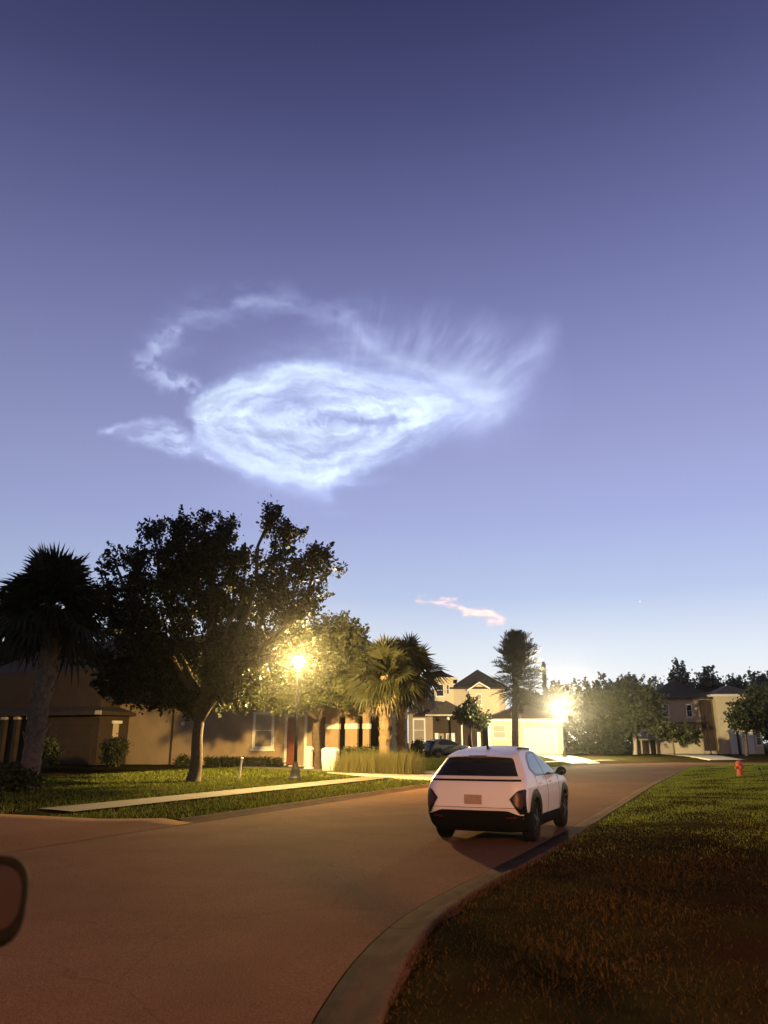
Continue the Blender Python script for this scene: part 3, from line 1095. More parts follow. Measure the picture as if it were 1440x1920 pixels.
# oak by the street: dark crown with a tall right-hand lobe
b = at(362, 1466)
lb = lobes_px(b, b.y, [(320, 1055, 78, 52, 0), (240, 1085, 44, 36, .6), (400, 1040, 58, 42, -.5), (300, 1140, 96, 56, .3), (420, 1130, 66, 60, 0),
                       (518, 1000, 30, 30, .2), (560, 1062, 42, 30, 0), (505, 1100, 46, 62, -.4), (600, 1048, 26, 24, .4), (380, 1225, 95, 62, 0),
                       (300, 1245, 70, 52, .8), (470, 1215, 62, 62, .2), (420, 1285, 58, 34, -.6), (230, 1170, 42, 42, 1.0),
                       (214, 1050, 24, 24, .4), (285, 992, 30, 22, .1), (345, 988, 30, 20, -.3), (425, 1000, 26, 22, .3), (508, 968, 18, 18, 0), (545, 1010, 22, 18, .3),
                       (622, 1070, 20, 18, .2), (575, 1110, 30, 26, -.2), (200, 1110, 22, 24, .8), (545, 1150, 34, 30, .2), (460, 1060, 26, 26, .5), (380, 975, 18, 12, 0),
                       (330, 1278, 66, 40, 2.3), (275, 1296, 50, 32, 2.8), (385, 1292, 54, 32, 2.0), (230, 1275, 44, 36, 2.6), (380, 1314, 66, 18, 4.6),  # low rear lobes added to shade the wall of the left wing
                       (245, 1268, 56, 38, -.4), (195, 1240, 34, 34, 0), (275, 1225, 60, 44, -.3), (330, 1305, 46, 22, -.2)])
tree('oak_tree', 'large dark oak with a forked crown standing on the front lawn', b, (.15, 0, 2.75), lb, 820, 80, .17, .095, 'shadedoak', r=.23, twigs=190, sprigs=560, hollow=.2)
# oak behind the yellow street lamp, lit by it
b = at(592, 1442)
lb = lobes_px(b, b.y, [(560, 1235, 70, 60, -2.5), (640, 1235, 60, 55, -.6), (610, 1190, 62, 38, .4), (500, 1265, 65, 50, -1.8), (470, 1300, 45, 32, -2.2),
                       (590, 1290, 80, 38, -1.4), (655, 1280, 42, 42, -.4), (540, 1300, 60, 34, -2.4), (640, 1195, 45, 32, 0)])
tree('oak_tree', 'low spreading oak with leaves glowing yellow behind the street lamp', b, (0, -.1, 2.9), lb, 380, 66, .21, .11, 'oakleaf', r=.24, twigs=110, sprigs=200)


def fan_leaf(mb, origin, direction, plen, rad, droop, nb=22):
    """sabal leaf: stalk and a folded fan of narrow blades"""
    o = Vector(origin); d = Vector(direction).normalized()
    tip = o + d * plen + Vector((0, 0, -droop * plen * .5))
    d2 = (tip - o).normalized()
    side = d2.cross(Vector((0, 0, 1)))
    side = side.normalized() if side.length > .05 else Vector((1, 0, 0))
    roll = random.gauss(0, .6)
    up = side.cross(d2).normalized()
    side, up = side * math.cos(roll) + up * math.sin(roll), up * math.cos(roll) - side * math.sin(roll)
    s = .018
    mb.add([o - side * s, o + side * s, tip + side * s * .7, tip - side * s * .7], [(0, 1, 2, 3)])
    for k in range(nb):
        a = math.radians(-118 + 236 * k / (nb - 1))
        dd = (d2 * math.cos(a) + side * math.sin(a)).normalized()
        L = rad * (.62 + .38 * math.cos(a * .55)) * random.uniform(.88, 1.06)
        w = L * .055
        sd = (side * math.cos(a) - d2 * math.sin(a)).normalized()
        fold = up * (.10 * rad * abs(math.sin(a)))
        mid = tip + dd * L * .55 + fold
        end = tip + dd * L + fold * 1.2 + Vector((0, 0, -(droop * .5 + .12) * L * random.uniform(.6, 1.3)))
        i = len(mb.v)
        mb.v += [tuple(tip), tuple(mid - sd * w), tuple(end), tuple(mid + sd * w)]
        mb.f.append((i, i + 1, i + 2, i + 3))


def trunk_mesh(pts, r0, r1, rings=40, n=12, rough=.05):
    P = [Vector(p) for p in pts]
    V, rad = [], []
    for k in range(rings + 1):
        t = k / rings * (len(P) - 1)
        i = min(int(t), len(P) - 2)
        V.append(P[i].lerp(P[i + 1], t - i))
        rad.append((r0 + (r1 - r0) * k / rings) * (1 + rough * (1 if k % 2 else -1)) * random.uniform(.97, 1.03))
    return MB().tube(V, rad, n)


def sabal(name, label, base, pts, r0, r1, R, leaves, boots=0, dead=8, group=None, plen=.55):
    e = empty(name, base)
    tag(e, label, 'palm', group)
    trunk_mesh(pts, r0, r1).build('trunk', M['palmbark'], e, True)
    top = Vector(pts[-1])
    if boots:
        m = MB()
        P = [Vector(p) for p in pts]
        H_ = top.z
        for k in range(boots):
            t = .22 + .76 * k / boots
            i = min(int(t * (len(P) - 1)), len(P) - 2)
            c = P[i].lerp(P[i + 1], t * (len(P) - 1) - i)
            a = k * 2.4
            r = r0 + (r1 - r0) * t
            o = Vector((math.cos(a), math.sin(a), 0))
            s = Vector((-math.sin(a), math.cos(a), 0))
            q = c + o * r * .85
            up = q + o * random.uniform(.05, .15) + Vector((0, 0, random.uniform(.2, .36)))
            m.add([q - s * .13, q + s * .13, q + o * .06, up - s * .05, up + s * .05, up + o * .035], [(0, 1, 4, 3), (1, 2, 5, 4), (2, 0, 3, 5), (3, 4, 5)])
        m.build('boot_jacket', M['palmbark'], e)
    m = MB()
    for k in range(leaves):
        a = k * 2.399 + random.uniform(-.2, .2)
        el_ = math.radians(86 - 122 * ((k + .5) / leaves) ** 1.05 + random.uniform(-9, 9))
        d = Vector((math.cos(a) * math.cos(el_), math.sin(a) * math.cos(el_), math.sin(el_)))
        fan_leaf(m, top + d * .08, d, R * plen * random.uniform(.45, 1.15), R * .60 * random.uniform(.9, 1.1), .05 + .45 * (k / leaves) ** 1.3)
    m.build('crown', M['palmleaf'], e)
    if dead:
        m = MB()
        for k in range(dead):
            a = k * 2.399 + .7
            el_ = math.radians(random.uniform(-62, -38))
            d = Vector((math.cos(a) * math.cos(el_), math.sin(a) * math.cos(el_), math.sin(el_)))
            fan_leaf(m, top - Vector((0, 0, .15)), d, R * .45, R * .48, .35, 14)
        m.build('dry_skirt', M['deadpalm'], e)
    return e


# leaning palm by the driveway
b = at(52, 1479)
Y = b.y
P = [Vector((0, 0, -.1))] + [pin(px, py, Y) - b for px, py in ((60, 1420), (74, 1330), (88, 1250), (99, 1185), (97, 1138))]
sabal('cabbage_palm', 'dark leaning cabbage palm at the corner of the side driveway', b, P, .29, .26, 1.95, 96, 70, 0)
# two palms in the bed of tall grass
b1 = pin(722, 1440, 39.6); b1.z = H(b1.x, b1.y)
P = [Vector((0, 0, -.1)), pin(722, 1380, b1.y) - b1, pin(722, 1320, b1.y) - b1, pin(722, 1268, b1.y) - b1]
sabal('cabbage_palm', 'palm with thick booted trunk in the tall grass bed, closer to the arcade', b1, P, .30, .24, 1.95, 50, 46, 14, 'palms of the grass bed')
b2 = pin(752, 1440, 41.2); b2.z = H(b2.x, b2.y)
P = [Vector((0, 0, -.1)), pin(752, 1380, b2.y) - b2, pin(750, 1320, b2.y) - b2, pin(766, 1262, b2.y) - b2]
sabal('cabbage_palm', 'slimmer palm of the grass bed, the one closer to the dark parked car', b2, P, .22, .18, 2.0, 50, 46, 12, 'palms of the grass bed')


def pinnate_palm(name, label, base, pts, r0, r1, R, fronds, span):
    """dense crown: stiff feather leaves set along the last span metres of the stem"""
    e = empty(name, base)
    tag(e, label, 'palm')
    trunk_mesh(pts, r0, r1).build('trunk', M['palmbark'], e, True)
    top = Vector(pts[-1])
    m = MB()
    for k in range(fronds):
        t0 = k / fronds
        a = k * 2.399 + random.uniform(-.3, .3)
        el_ = math.radians(78 - 100 * t0 ** .9 + random.uniform(-16, 16))
        d = Vector((math.cos(a) * math.cos(el_), math.sin(a) * math.cos(el_), math.sin(el_)))
        L = R * random.uniform(.8, 1.12) * (.72 + .42 * math.sin(math.pi * min(1, .12 + t0 * .85)))
        org = top + Vector((0, 0, -span * t0))
        side = d.cross(Vector((0, 0, 1)))
        side = side.normalized() if side.length > .05 else Vector((1, 0, 0))
        nn = side.cross(d).normalized()
        pr_ = None
        for j in range(11):
            t = j / 10
            p = org + d * L * t + Vector((0, 0, -.16 * L * t * t))
            if pr_ is not None:
                m.add([pr_ - side * .03, pr_ + side * .03, p + side * .02, p - side * .02], [(0, 1, 2, 3)])
                for sg in (-1, 1):
                    for q in (0, .5):
                        pp = pr_.lerp(p, q)
                        ll = L * .36 * math.sin(math.pi * (.15 + .78 * t)) * random.uniform(.8, 1.1)
                        tip = pp + (side * sg * .62 + d * .7 + nn * random.uniform(-.25, .45)).normalized() * ll
                        m.add([pp - d * .06, pp + d * .06, tip], [(0, 1, 2)])
            pr_ = p
    m.build('crown', M['palmleaf'], e)
    return e


Y = 62.0
bp = pin(966, 1400, Y)
bp.z = H(bp.x, Y)
bb_ = Vector((bp.x, Y, bp.z))
P = [Vector((0, 0, -.1)), pin(966, 1390, Y) - bb_, pin(966, 1330, Y) - bb_, pin(968, 1215, Y) - bb_]
pinnate_palm('date_palm', 'tall dense date palm silhouetted against the dusk in front of the lit garage', bb_, P, .27, .24, 2.25, 190, 3.7)


def bush(name, label, base, lobes, clumps, per, sig, leaf, mat, cat='shrub', group=None):
    e = empty(name, base)
    tag(e, label, cat, group)
    C = in_lobes([(np.array(c), np.array(R)) for c, R in lobes], clumps, .1)
    C[:, 2] = np.abs(C[:, 2])
    leaf_cloud('foliage', C, per, sig, leaf, M[mat], e)
    s = MB()
    for k in range(14):
        q = C[random.randrange(len(C))]
        limb((q[0] * .3, q[1] * .3, -.05), q, .02, .006, s, .2, 3)
    s.build('stem', M['bark'], e)
    return e


# shrubs
b = at(15, 1484)
bush('shrub', 'dark rounded shrub at the foot of the leaning palm', b, [((-.3, 0, .3), (.8, .7, .5)), ((.25, .2, .25), (.5, .5, .4))], 90, 60, .11, .07, 'hedge')
b = at(88, 1440)
bush('shrub', 'small dry looking shrub beside the leaning palm trunk', b, [((0, 0, .75), (.5, .5, .75))], 60, 50, .10, .08, 'midleaf')
b = at(213, 1439)
bush('box_shrub', 'clipped dark box shrub in front of the capped pillar', b, [((0, 0, .75), (.72, .55, .72)), ((-.3, 0, 1.2), (.4, .4, .35)), ((.32, 0, 1.2), (.36, .4, .35))], 120, 60, .12, .07, 'darkleaf')
b = at(342, 1438)
bush('shrub', 'small dark shrub beside the pale utility cabinet', b, [((0, 0, .28), (.42, .4, .3))], 50, 50, .09, .06, 'hedge')
# low hedge along the wall
ha, hb = at(385, 1437), at(528, 1440)
e = empty('low_hedge', ha.lerp(hb, .5)); tag(e, 'low dark hedge under the white trimmed window', 'hedge')
n = 260
t = rng.random(n)
C = np.outer(t, np.array(hb - ha)) - np.array(hb - ha) * .5 + np.column_stack([rng.normal(0, .12, n), rng.normal(.25, .2, n), .08 + .34 * rng.random(n)])
leaf_cloud('foliage', C, 46, .09, .06, M['darkleaf'], e)
# hedge behind the tall grass and shrub next to the palm
ha, hb = pin(645, 1430, 40.3), pin(712, 1430, 40.0)
ha.z = hb.z = H(ha.x, ha.y)
e = empty('hedge', ha.lerp(hb, .5)); tag(e, 'clipped hedge between the arcade piers and the tall grass', 'hedge')
t = rng.random(160)
C = np.outer(t, np.array(hb - ha)) - np.array(hb - ha) * .5 + np.column_stack([rng.normal(0, .1, 160), rng.normal(0, .2, 160), .1 + .95 * rng.random(160)])
leaf_cloud('foliage', C, 50, .11, .07, M['hedge'], e)
b = at(782, 1424)
bush('shrub', 'leafy green shrub beside the dark parked car', b, [((0, 0, .7), (.5, .5, .7)), ((.1, 0, 1.1), (.35, .4, .4))], 60, 50, .12, .12, 'midleaf')
# tall ornamental grass
b = pin(703, 1442, 38.6); b.z = H(b.x, b.y)
e = empty('ornamental_grass', b); tag(e, 'bed of tall feathery ornamental grass under the two palms', 'grass clump')
n = 9000
gx_ = np.concatenate([rng.normal(pin(q, 1441, b.y).x - b.x, .35, n // 6) for q in (655, 678, 700, 722, 745, 764)])
gy_ = rng.normal(0, .40, len(gx_))
hh = np.clip(rng.normal(.85, .22, len(gx_)), .3, 1.35)
blades('foliage', gx_, gy_, hh, np.full(len(gx_), .018), M['dryblade'], .30, e, np.full(len(gx_), -.02))
mb_ = MB().lathe([(2.3, -.25), (2.3, .02), (1.9, .05), (0.01, .055)], 24)
o = mb_.build('mulch_bed', M['mulch'], e, True); o.scale = (.95, .42, 1)

# far trees
def far_tree(name, label, px, Y, top, w, low, mat, clumps, leaf, bark='bark', r=.2, trunk_py=None, group=None, cat='tree', lobes=None, per=40):
    bp = pin(px, 1400, Y)
    b = Vector((bp.x, Y, H(bp.x, Y)))
    if lobes is None:
        lobes = []
        hgt = low - top
        for k in range(7):
            lobes.append((px + random.uniform(-.5, .5) * w, low - hgt * random.uniform(.25, .75), w * random.uniform(.3, .5), hgt * random.uniform(.24, .34), random.uniform(-1, 1)))
        lobes.append((px + random.uniform(-.2, .2) * w, top + hgt * .25, w * .3, hgt * .24, 0))
    lb = lobes_px(b, Y, lobes)
    tt = pin(px, low - 6, Y) - b
    sg = leaf * 2.2
    return tree(name, label, b, (tt.x, 0, max(tt.z, 1.0)), lb, clumps, per, sg, leaf, mat, bark, r, cat, group, 24, .25, 130)


far_tree('street_tree', 'rounded street tree with a pale straight trunk beyond the bend', 1190, 90, 1285, 62, 1365, 'midleaf', 160, .19, 'palebark', .22,
         lobes=[(1175, 1325, 52, 32, 0), (1205, 1348, 40, 24, -.6), (1145, 1338, 34, 28, .4), (1188, 1302, 38, 22, .5), (1212, 1322, 30, 28, 0), (1170, 1360, 30, 13, -.5)])
far_tree('leafy_tree', 'twisted leafy tree in front of the far house entry', 1398, 83, 1300, 42, 1372, 'oakleaf', 200, .18, 'bark', .16,
         lobes=[(1408, 1335, 30, 22, 0), (1432, 1345, 30, 26, .5), (1388, 1350, 20, 14, -.5), (1424, 1308, 26, 18, .6), (1446, 1320, 34, 30, 0)])
far_tree('small_tree', 'small bare limbed ornamental tree at the cream house porch', 884, 76, 1322, 26, 1365, 'hedge', 46, .13, 'bark', .07,
         lobes=[(876, 1342, 20, 12, 0), (895, 1348, 18, 12, 0), (884, 1328, 12, 12, 0)])
far_tree('small_tree', 'thin young tree in front of the far house garage', 1262, 84, 1365, 20, 1388, 'oakleaf', 26, .15, 'bark', .09,
         lobes=[(1250, 1372, 20, 12, 0), (1275, 1376, 22, 12, 0), (1295, 1380, 18, 10, 0)])
far_tree('leafy_tree', 'bushy evergreen tree glowing beside the white street lamp', 1100, 96, 1285, 50, 1400, 'hedge', 220, .24, 'bark', .2,
         lobes=[(1090, 1330, 40, 40, 0), (1120, 1350, 42, 46, 0), (1080, 1380, 34, 30, -1), (1140, 1385, 42, 28, .5), (1110, 1310, 34, 24, .5), (1160, 1350, 34, 40, 2), (1060, 1320, 30, 30, 1)])
LBL = [(1050, 'wide dark tree rising behind the lit garage roof', 1286, 46), (1140, 'feathery tree top to the side of the pale trunked tree', 1262, 40),
       (1185, 'loose tree crown directly above the pale trunked tree', 1266, 36), (1225, 'dark tree touching the edge of the far house roof', 1270, 36),
       (1276, 'narrow pointed tree above the middle of the far house roof', 1250, 16), (1335, 'round black tree crown above the far house entry', 1256, 34),
       (1375, 'ragged tree behind the far house entry roof', 1266, 30), (1425, 'tall airy tree standing past the far house', 1244, 34), (1470, 'dense dark tree past the far house', 1262, 44),
       (1005, 'broad dark tree behind the date palm', 1300, 40), (1300, 'low dark tree behind the far house roof', 1275, 30)]
for i, (px, lab, top, w) in enumerate(LBL):
    Y = 122 + 5 * (i % 4)
    far_tree('background_tree', lab, px, Y, top + 4, w, 1392, 'darkleaf', 150, .28, 'bark', .25, group='trees behind the far houses', per=44)
# tree added unseen behind the viewpoint: its crown is shaped to keep the orange lamp off the oaks and the left house
b = Vector((4.75, -3.0, H(4.75, -3.0)))
tree('street_tree', 'unseen slender tree added to block the orange street lamp', b, (0, 0, 3.6), [((-.25, 0, 4.8), (.75, .7, .62)), ((.2, .1, 5.2), (.62, .7, .7)), ((-.1, 0, 5.9), (.7, .7, .7))], 150, 60, .15, .10, 'shadedoak', r=.06, twigs=40, sprigs=60)
# left background trees and a cypress spire
far_tree('background_tree', 'dark tree standing behind the neighbouring house', 30, 74, 1150, 90, 1390, 'darkleaf', 220, .24, group='trees behind the near houses', per=36)
far_tree('background_tree', 'dark tree behind the tan stucco house roof', 230, 72, 1180, 80, 1390, 'darkleaf', 220, .24, group='trees behind the near houses', per=36)
bp = pin(1028, 1400, 112)
b = Vector((bp.x, 112, H(bp.x, 112)))
e = empty('cypress', b); tag(e, 'thin cypress spire rising behind the garage roof', 'tree')
ztop = pin(1028, 1243, 112).z - b.z
t = rng.random(160) ** .7
C = np.column_stack([rng.normal(0, 1, 160) * .30 * (1 - t) ** 1.2, rng.normal(0, 1, 160) * .30 * (1 - t) ** 1.2, .6 + t * (ztop - .7)])
leaf_cloud('foliage', C, 34, .10, .16, M['darkleaf'], e, 1.8)
MB().tube([(0, 0, -.1), (0, 0, ztop * .9)], [.16, .03], 8).build('trunk', M['bark'], e)

# ------------------------------------------------------------------ street lamps
def street_lamp(label, base, glow, hgt, group='post top street lamps'):
    e = empty('street_lamp', base)
    tag(e, label, 'street lamp', group)
    MB().lathe([(.27, -.15), (.27, .06), (.24, .10), (.21, .14), (.19, .34), (.15, .46), (.11, .56), (.085, .66), (.075, .70)], 16).build('base', M['iron'], e, 'auto')
    zb = hgt - .42
    MB().lathe([(.07, .66), (.062, 1.6), (.055, zb - .1), (.05, zb)], 14).build('pole', M['iron'], e, True)
    MB().lathe([(.05, zb - .02), (.11, zb + .02), (.13, zb + .10), (.12, zb + .16), (.14, zb + .20)], 16).build('fitter', M['iron'], e, 'auto')
    bm = bmesh.new()
    bmesh.ops.create_icosphere(bm, subdivisions=3, radius=GLOBE_R)
    for v in bm.verts:
        v.co.z = v.co.z * 1.12 + hgt
    me = bpy.data.meshes.new('globe'); bm.to_mesh(me); bm.free()
    me.materials.append(M['globe_' + glow])
    link('globe', me, e)
    z = hgt + GLOBE_R * 1.12
    MB().lathe([(.115, z - .03), (.12, z - .01), (.07, z + .05), (.03, z + .09), (.035, z + .12), (.02, z + .16), (.001, z + .19)], 14).build('cap', M['iron'], e, True)
    return e


b = at(553, 1462)
L1 = pin(565, 1240, b.y)
street_lamp('black post top street lamp with yellow globe among the oak leaves', b, 'yellow', L1.z - b.z)
p = pin(1059, 1419, 73.5)
b = Vector((p.x, 73.5, H(p.x, 73.5)))
L2 = pin(1057, 1325, 73.5)
street_lamp('black post top street lamp with white globe beside the lit garage', b, 'white', L2.z - b.z)
b = Vector((7.2, -9.0, H(7.2, -9.0)))
street_lamp('black post top street lamp with orange globe on the lawn before the hydrant', b, 'orange', 4.9)

# ------------------------------------------------------------------ cars
Z_T = [.19, .30, .45, .60, .75, .90, .98, 1.02, 1.05, 1.08, 1.11, 1.20, 1.30, 1.38, 1.43, 1.47, 1.505, 1.535, 1.555, 1.57, 1.578]
XR_T = [.20, .09, .03, .0, .015, .045, .075, .115, .15, .185, .22, .30, .40, .48, .55, .70, .92, 1.18, 1.38, 1.56, 1.75]
XF_T = [4.20, 4.30, 4.34, 4.35, 4.34, 4.27, 4.12, 3.92, 3.55, 3.34, 3.26, 3.05, 2.84, 2.66, 2.53, 2.42, 2.30, 2.17, 2.06, 1.95, 1.86]
W_T = [.78, .845, .875, .89, .892, .88, .862, .85, .84, .828, .815, .77, .715, .67, .64, .61, .57, .51, .44, .33, .12]


def outline(z, n=170):
    xr_, xf_, w = (np.interp(z, Z_T, T) for T in (XR_T, XF_T, W_T))
    L = xf_ - xr_
    cr, cf = min(.30, L * .3), min(.55, L * .35)
    cy = min(.34, w * .6)
    pts = []
    def quad(cx_, sx, rx):
        out = []
        for t in np.linspace(0, math.pi / 2, 14):
            out.append((cx_ + sx * rx * math.cos(t) ** .85, (w - cy) + cy * math.sin(t) ** .85))
        return out
    rear = [(xr_ + .045 * (y / max(w, .01)) ** 2, y) for y in np.linspace(0, w - cy, 10)[:-1]]
    qr = [(a + .045 * ((w - cy) / max(w, .01)) ** 2 * (1 - (b - (w - cy)) / cy), b) for a, b in quad(xr_ + cr, -1, cr)]
    side = [(x_, w - .012 * ((x_ - (xr_ + xf_) / 2) / (L / 2)) ** 2 * 0) for x_ in np.linspace(xr_ + cr, xf_ - cf, 90)[1:-1]]
    qf = list(reversed(quad(xf_ - cf, 1, cf)))
    front = [(xf_, y) for y in np.linspace(w - cy, 0, 8)[1:]]
    half = rear + qr + side + qf + front
    return np.array(half)


def side_y(x_, z):
    p = outline(z)
    return float(np.interp(x_, p[:, 0], p[:, 1])) if p[0, 0] <= x_ <= p[-1, 0] else 0.0


def rear_x(y_, z):
    p = outline(z)
    k = int(np.argmax(p[:, 1]))
    return float(np.interp(abs(y_), p[:k + 1, 1], p[:k + 1, 0]))


def front_x(y_, z):
    p = outline(z)
    k = len(p) - 1 - int(np.argmax(p[::-1, 1]))
    return float(np.interp(abs(y_), p[k:, 1][::-1], p[k:, 0][::-1]))


WHEELS = (.86, 3.52)
RW = .335


def fill(poly, step):
    """triangulated fill of a 2D polygon with interior points"""
    P = resample(list(poly) + [poly[0]], step)[:-1]
    mn, mx_ = P.min(0), P.max(0)
    gx_, gy_ = np.meshgrid(np.arange(mn[0], mx_[0], step), np.arange(mn[1], mx_[1], step))
    q = np.column_stack([gx_.ravel(), gy_.ravel()])
    q = q[in_poly(P, q[:, 0], q[:, 1])]
    n = len(P)
    vs = [Vector(p) for p in P] + [Vector(p) for p in q]
    r = delaunay_2d_cdt(vs, [(i, (i + 1) % n) for i in range(n)], [], 1, 1e-5)
    return [(v.x, v.y) for v in r[0]], [tuple(f) for f in r[2]]


def car(name, label, loc, heading, paint, group=None):
    e = empty(name, loc, heading)
    tag(e, label, 'car', group)
    # body shell lofted upwards
    zs = np.unique(np.concatenate([np.arange(.235, 1.0, .027), np.linspace(1.0, 1.578, 34)]))
    rings = []
    for z in zs:
        h_ = outline(z)
        # arc-even resample along the half outline with fixed count
        seg = np.concatenate([[0], np.cumsum(np.linalg.norm(np.diff(h_, axis=0), axis=1))])
        full = np.concatenate([h_, h_[::-1][1:-1] * np.array([1, -1])])
        ring = []
        for (x_, y_) in full:
            if z < .80:
                for xw in WHEELS:
                    if (x_ - xw) ** 2 + (z - RW) ** 2 < .385 ** 2 and abs(y_) > .6:
                        y_ = math.copysign(.60, y_)
            ring.append((x_, y_, z))
        rings.append(ring)
    n = len(rings[0])
    m = MB()
    m.v = [tuple(p) for r_ in rings for p in r_]
    for i in range(len(rings) - 1):
        for k in range(n):
            a, b_ = i * n + k, i * n + (k + 1) % n
            m.f.append((a, b_, b_ + n, a + n))
    m.f.append(tuple(reversed(range(n))))
    m.f.append(tuple((len(rings) - 1) * n + k for k in range(n)))
    body = m.build('body', M[paint], e, 'auto')
    body.data.materials.append(M['black'])          # wheel wells and floor
    for p_ in body.data.polygons:
        c_ = p_.center
        if c_.z < .245 or any((c_.x - xw) ** 2 + (c_.z - RW) ** 2 < .41 ** 2 for xw in WHEELS):
            if c_.z < .78:
                p_.material_index = 1

    def on_side(nm, poly, mat, off, sg, step=.06, parent=None):
        v, f = fill(poly, step)
        mm = MB().add([(x_, sg * (side_y(x_, z) + off), z) for x_, z in v], f)
        return mm.build(nm, M[mat], parent or e, True)

    def on_rear(nm, poly, mat, off, step=.06, parent=None):
        v, f = fill(poly, step)
        mm = MB().add([(rear_x(y_, z) - off, y_, z) for y_, z in v], f)
        return mm.build(nm, M[mat], parent or e, True)

    # glass
    rw = on_rear('rear_window', [(-.735, 1.085), (.735, 1.085), (.70, 1.15), (.615, 1.33), (.57, 1.385), (-.57, 1.385), (-.615, 1.33), (-.70, 1.15)], 'carglass', .008)
    v, f = fill([(-.72, 1.125), (.72, 1.125), (.57, 1.48), (-.57, 1.48)], .07)
    MB().add([(front_x(y_, z) + .008, y_, z) for y_, z in v], f).build('windscreen', M['carglass'], e, True)
    for sg in (-1, 1):
        on_side('window_surround', [(.90, 1.20), (1.10, 1.06), (3.02, 1.045), (2.92, 1.13), (2.46, 1.44), (2.34, 1.475), (1.40, 1.465), (1.12, 1.38)], 'gloss', .005, sg)
        on_side('side_window', [(.98, 1.20), (1.14, 1.10), (1.82, 1.075), (1.82, 1.44), (1.42, 1.435), (1.16, 1.35)], 'carglass', .008, sg)
        on_side('side_window', [(1.90, 1.075), (2.92, 1.075), (2.86, 1.11), (2.46, 1.39), (2.36, 1.44), (1.90, 1.445)], 'carglass', .008, sg)
        on_side('pillar', [(1.825, 1.075), (1.895, 1.075), (1.895, 1.445), (1.825, 1.44)], 'gloss', .009, sg)
        # roof rail line
        MB().tube([(x_, sg * (side_y(x_, 1.505) - .012), 1.512 + .02 * math.sin((x_ - .65) / 1.55 * math.pi)) for x_ in np.linspace(1.1, 2.10, 12)], .016, 6).build('roof_rail', M['gloss'], e)
        # doors: shut lines as thin proud seams, handles
        for x_ in (1.02, 1.86, 2.96):
            MB().tube([(x_ + .06 * math.sin((z - .4) * 2), sg * (side_y(x_, z) + .001), z) for z in np.linspace(.40, 1.06, 8)], .004, 5).build('door_seam', M['gloss'], e)
        for x_ in (1.22, 2.08):
            MB().box(x_, x_ + .2, sg * (side_y(x_ + .1, .93)) - .012, sg * (side_y(x_ + .1, .93)) + .02 * 1, .915, .945).build('door_handle', M[paint], e)
        # arch claddings and wheels
        for k, xw in enumerate(WHEELS):
            arc = [(xw + (.56 if k == 0 and math.cos(t) < 0 else .49) * math.cos(t), RW + .525 * math.sin(t)) for t in np.linspace(-.25, math.pi + .25, 26)]
            inn = [(xw + .392 * math.cos(t), RW + .392 * math.sin(t)) for t in np.linspace(math.pi + .1, -.1, 26)]
            arc = [(min(max(a, .06), 4.27), max(b_, .20)) for a, b_ in arc]
            on_side('arch_cladding', arc + inn, 'gloss', .014, sg, .05)
            w_ = MB().lathe([(.20, -.10), (.30, -.105), (.325, -.085), (RW, -.05), (RW, .05), (.325, .085), (.30, .105), (.20, .10)], 28, (xw, sg * .775, RW), 'y').build('wheel', M['tyre'], e, 'auto')
            MB().lathe([(.215, -.02), (.225, .0), (.20, .02), (.06, .03), (.05, .05), (.001, .055)], 28, (xw, sg * (.775 + .07), RW), 'y').build('rim', M['gloss'], w_, 'auto')
            sp = MB()
            for q in range(5):
                a = q * 2 * math.pi / 5
                c_, s_ = math.cos(a), math.sin(a)
                sp.add([(xw + c_ * r_ - s_ * h_, sg * (.775 + d_), RW + s_ * r_ + c_ * h_) for r_, h_, d_ in
                        ((.03, -.035, .115), (.03, .035, .115), (.21, .022, .10), (.21, -.022, .10))], [(0, 1, 2, 3)])
            sp.build('spoke', M['alloy'], w_)
        on_side('corner_cladding', [(.16, .236), (.50, .236), (.50, .52), (.34, .53), (.13, .50)], 'black', .016, sg, .04)
        on_side('sill_cladding', [(1.30, .20), (3.08, .20), (3.08, .40), (1.30, .42)], 'black', .012, sg)
        # mirror
        my = side_y(2.82, 1.06)
        mm = MB().lathe([(.02, -.09), (.075, -.08), (.10, -.03), (.095, .03), (.06, .08), (.02, .09)], 12, (0, 0, 0), 'x')
        mm.v = [(2.80 + x_ * .75, sg * (my + .15 + y_ * 1.05), 1.10 + z * .85) for x_, y_, z in mm.v]
        mi = mm.build('door_mirror', M['gloss'], e, True)
        MB().box(2.76, 2.83, sg * (my + .08) - .06, sg * (my + .08) + .06, 1.045, 1.075).build('mirror_arm', M['gloss'], mi)
    # rear face
    on_rear('light_bar', [(-.80, 1.005), (.80, 1.005), (.80, 1.035), (-.80, 1.035)], 'gloss', .012, .04)
    on_rear('bumper', [(-.835, .20), (.835, .20), (.865, .40), (.86, .47), (.78, .475), (.58, .545), (-.58, .545), (-.78, .475), (-.86, .47), (-.865, .40)], 'black', .016)
    MB().box(.30, 4.1, -.70, .70, .20, .26).build('underbody', M['black'], e)
    for sg in (-1, 1):
        tl_ = on_rear('tail_lamp', [(sg * y_, z) for y_, z in ((.63, .73), (.75, .86), (.872, .89), (.876, .49), (.78, .49))], 'gloss', .018, .04)
        on_rear('lens', [(sg * y_, z) for y_, z in ((.67, .73), (.76, .82), (.83, .83), (.835, .61), (.775, .57))], 'tail', .024, .04, tl_)
        on_rear('reflector', [(sg * y_, z) for y_, z in ((.55, .42), (.74, .43), (.74, .46), (.55, .45))], 'tail', .021, .04)
    pl_ = on_rear('plate_recess', [(-.27, .62), (.27, .62), (.30, .80), (-.30, .80)], paint, .003)
    on_rear('number_plate', [(-.155, .64), (.155, .64), (.155, .79), (-.155, .79)], 'plate', .012, .05)
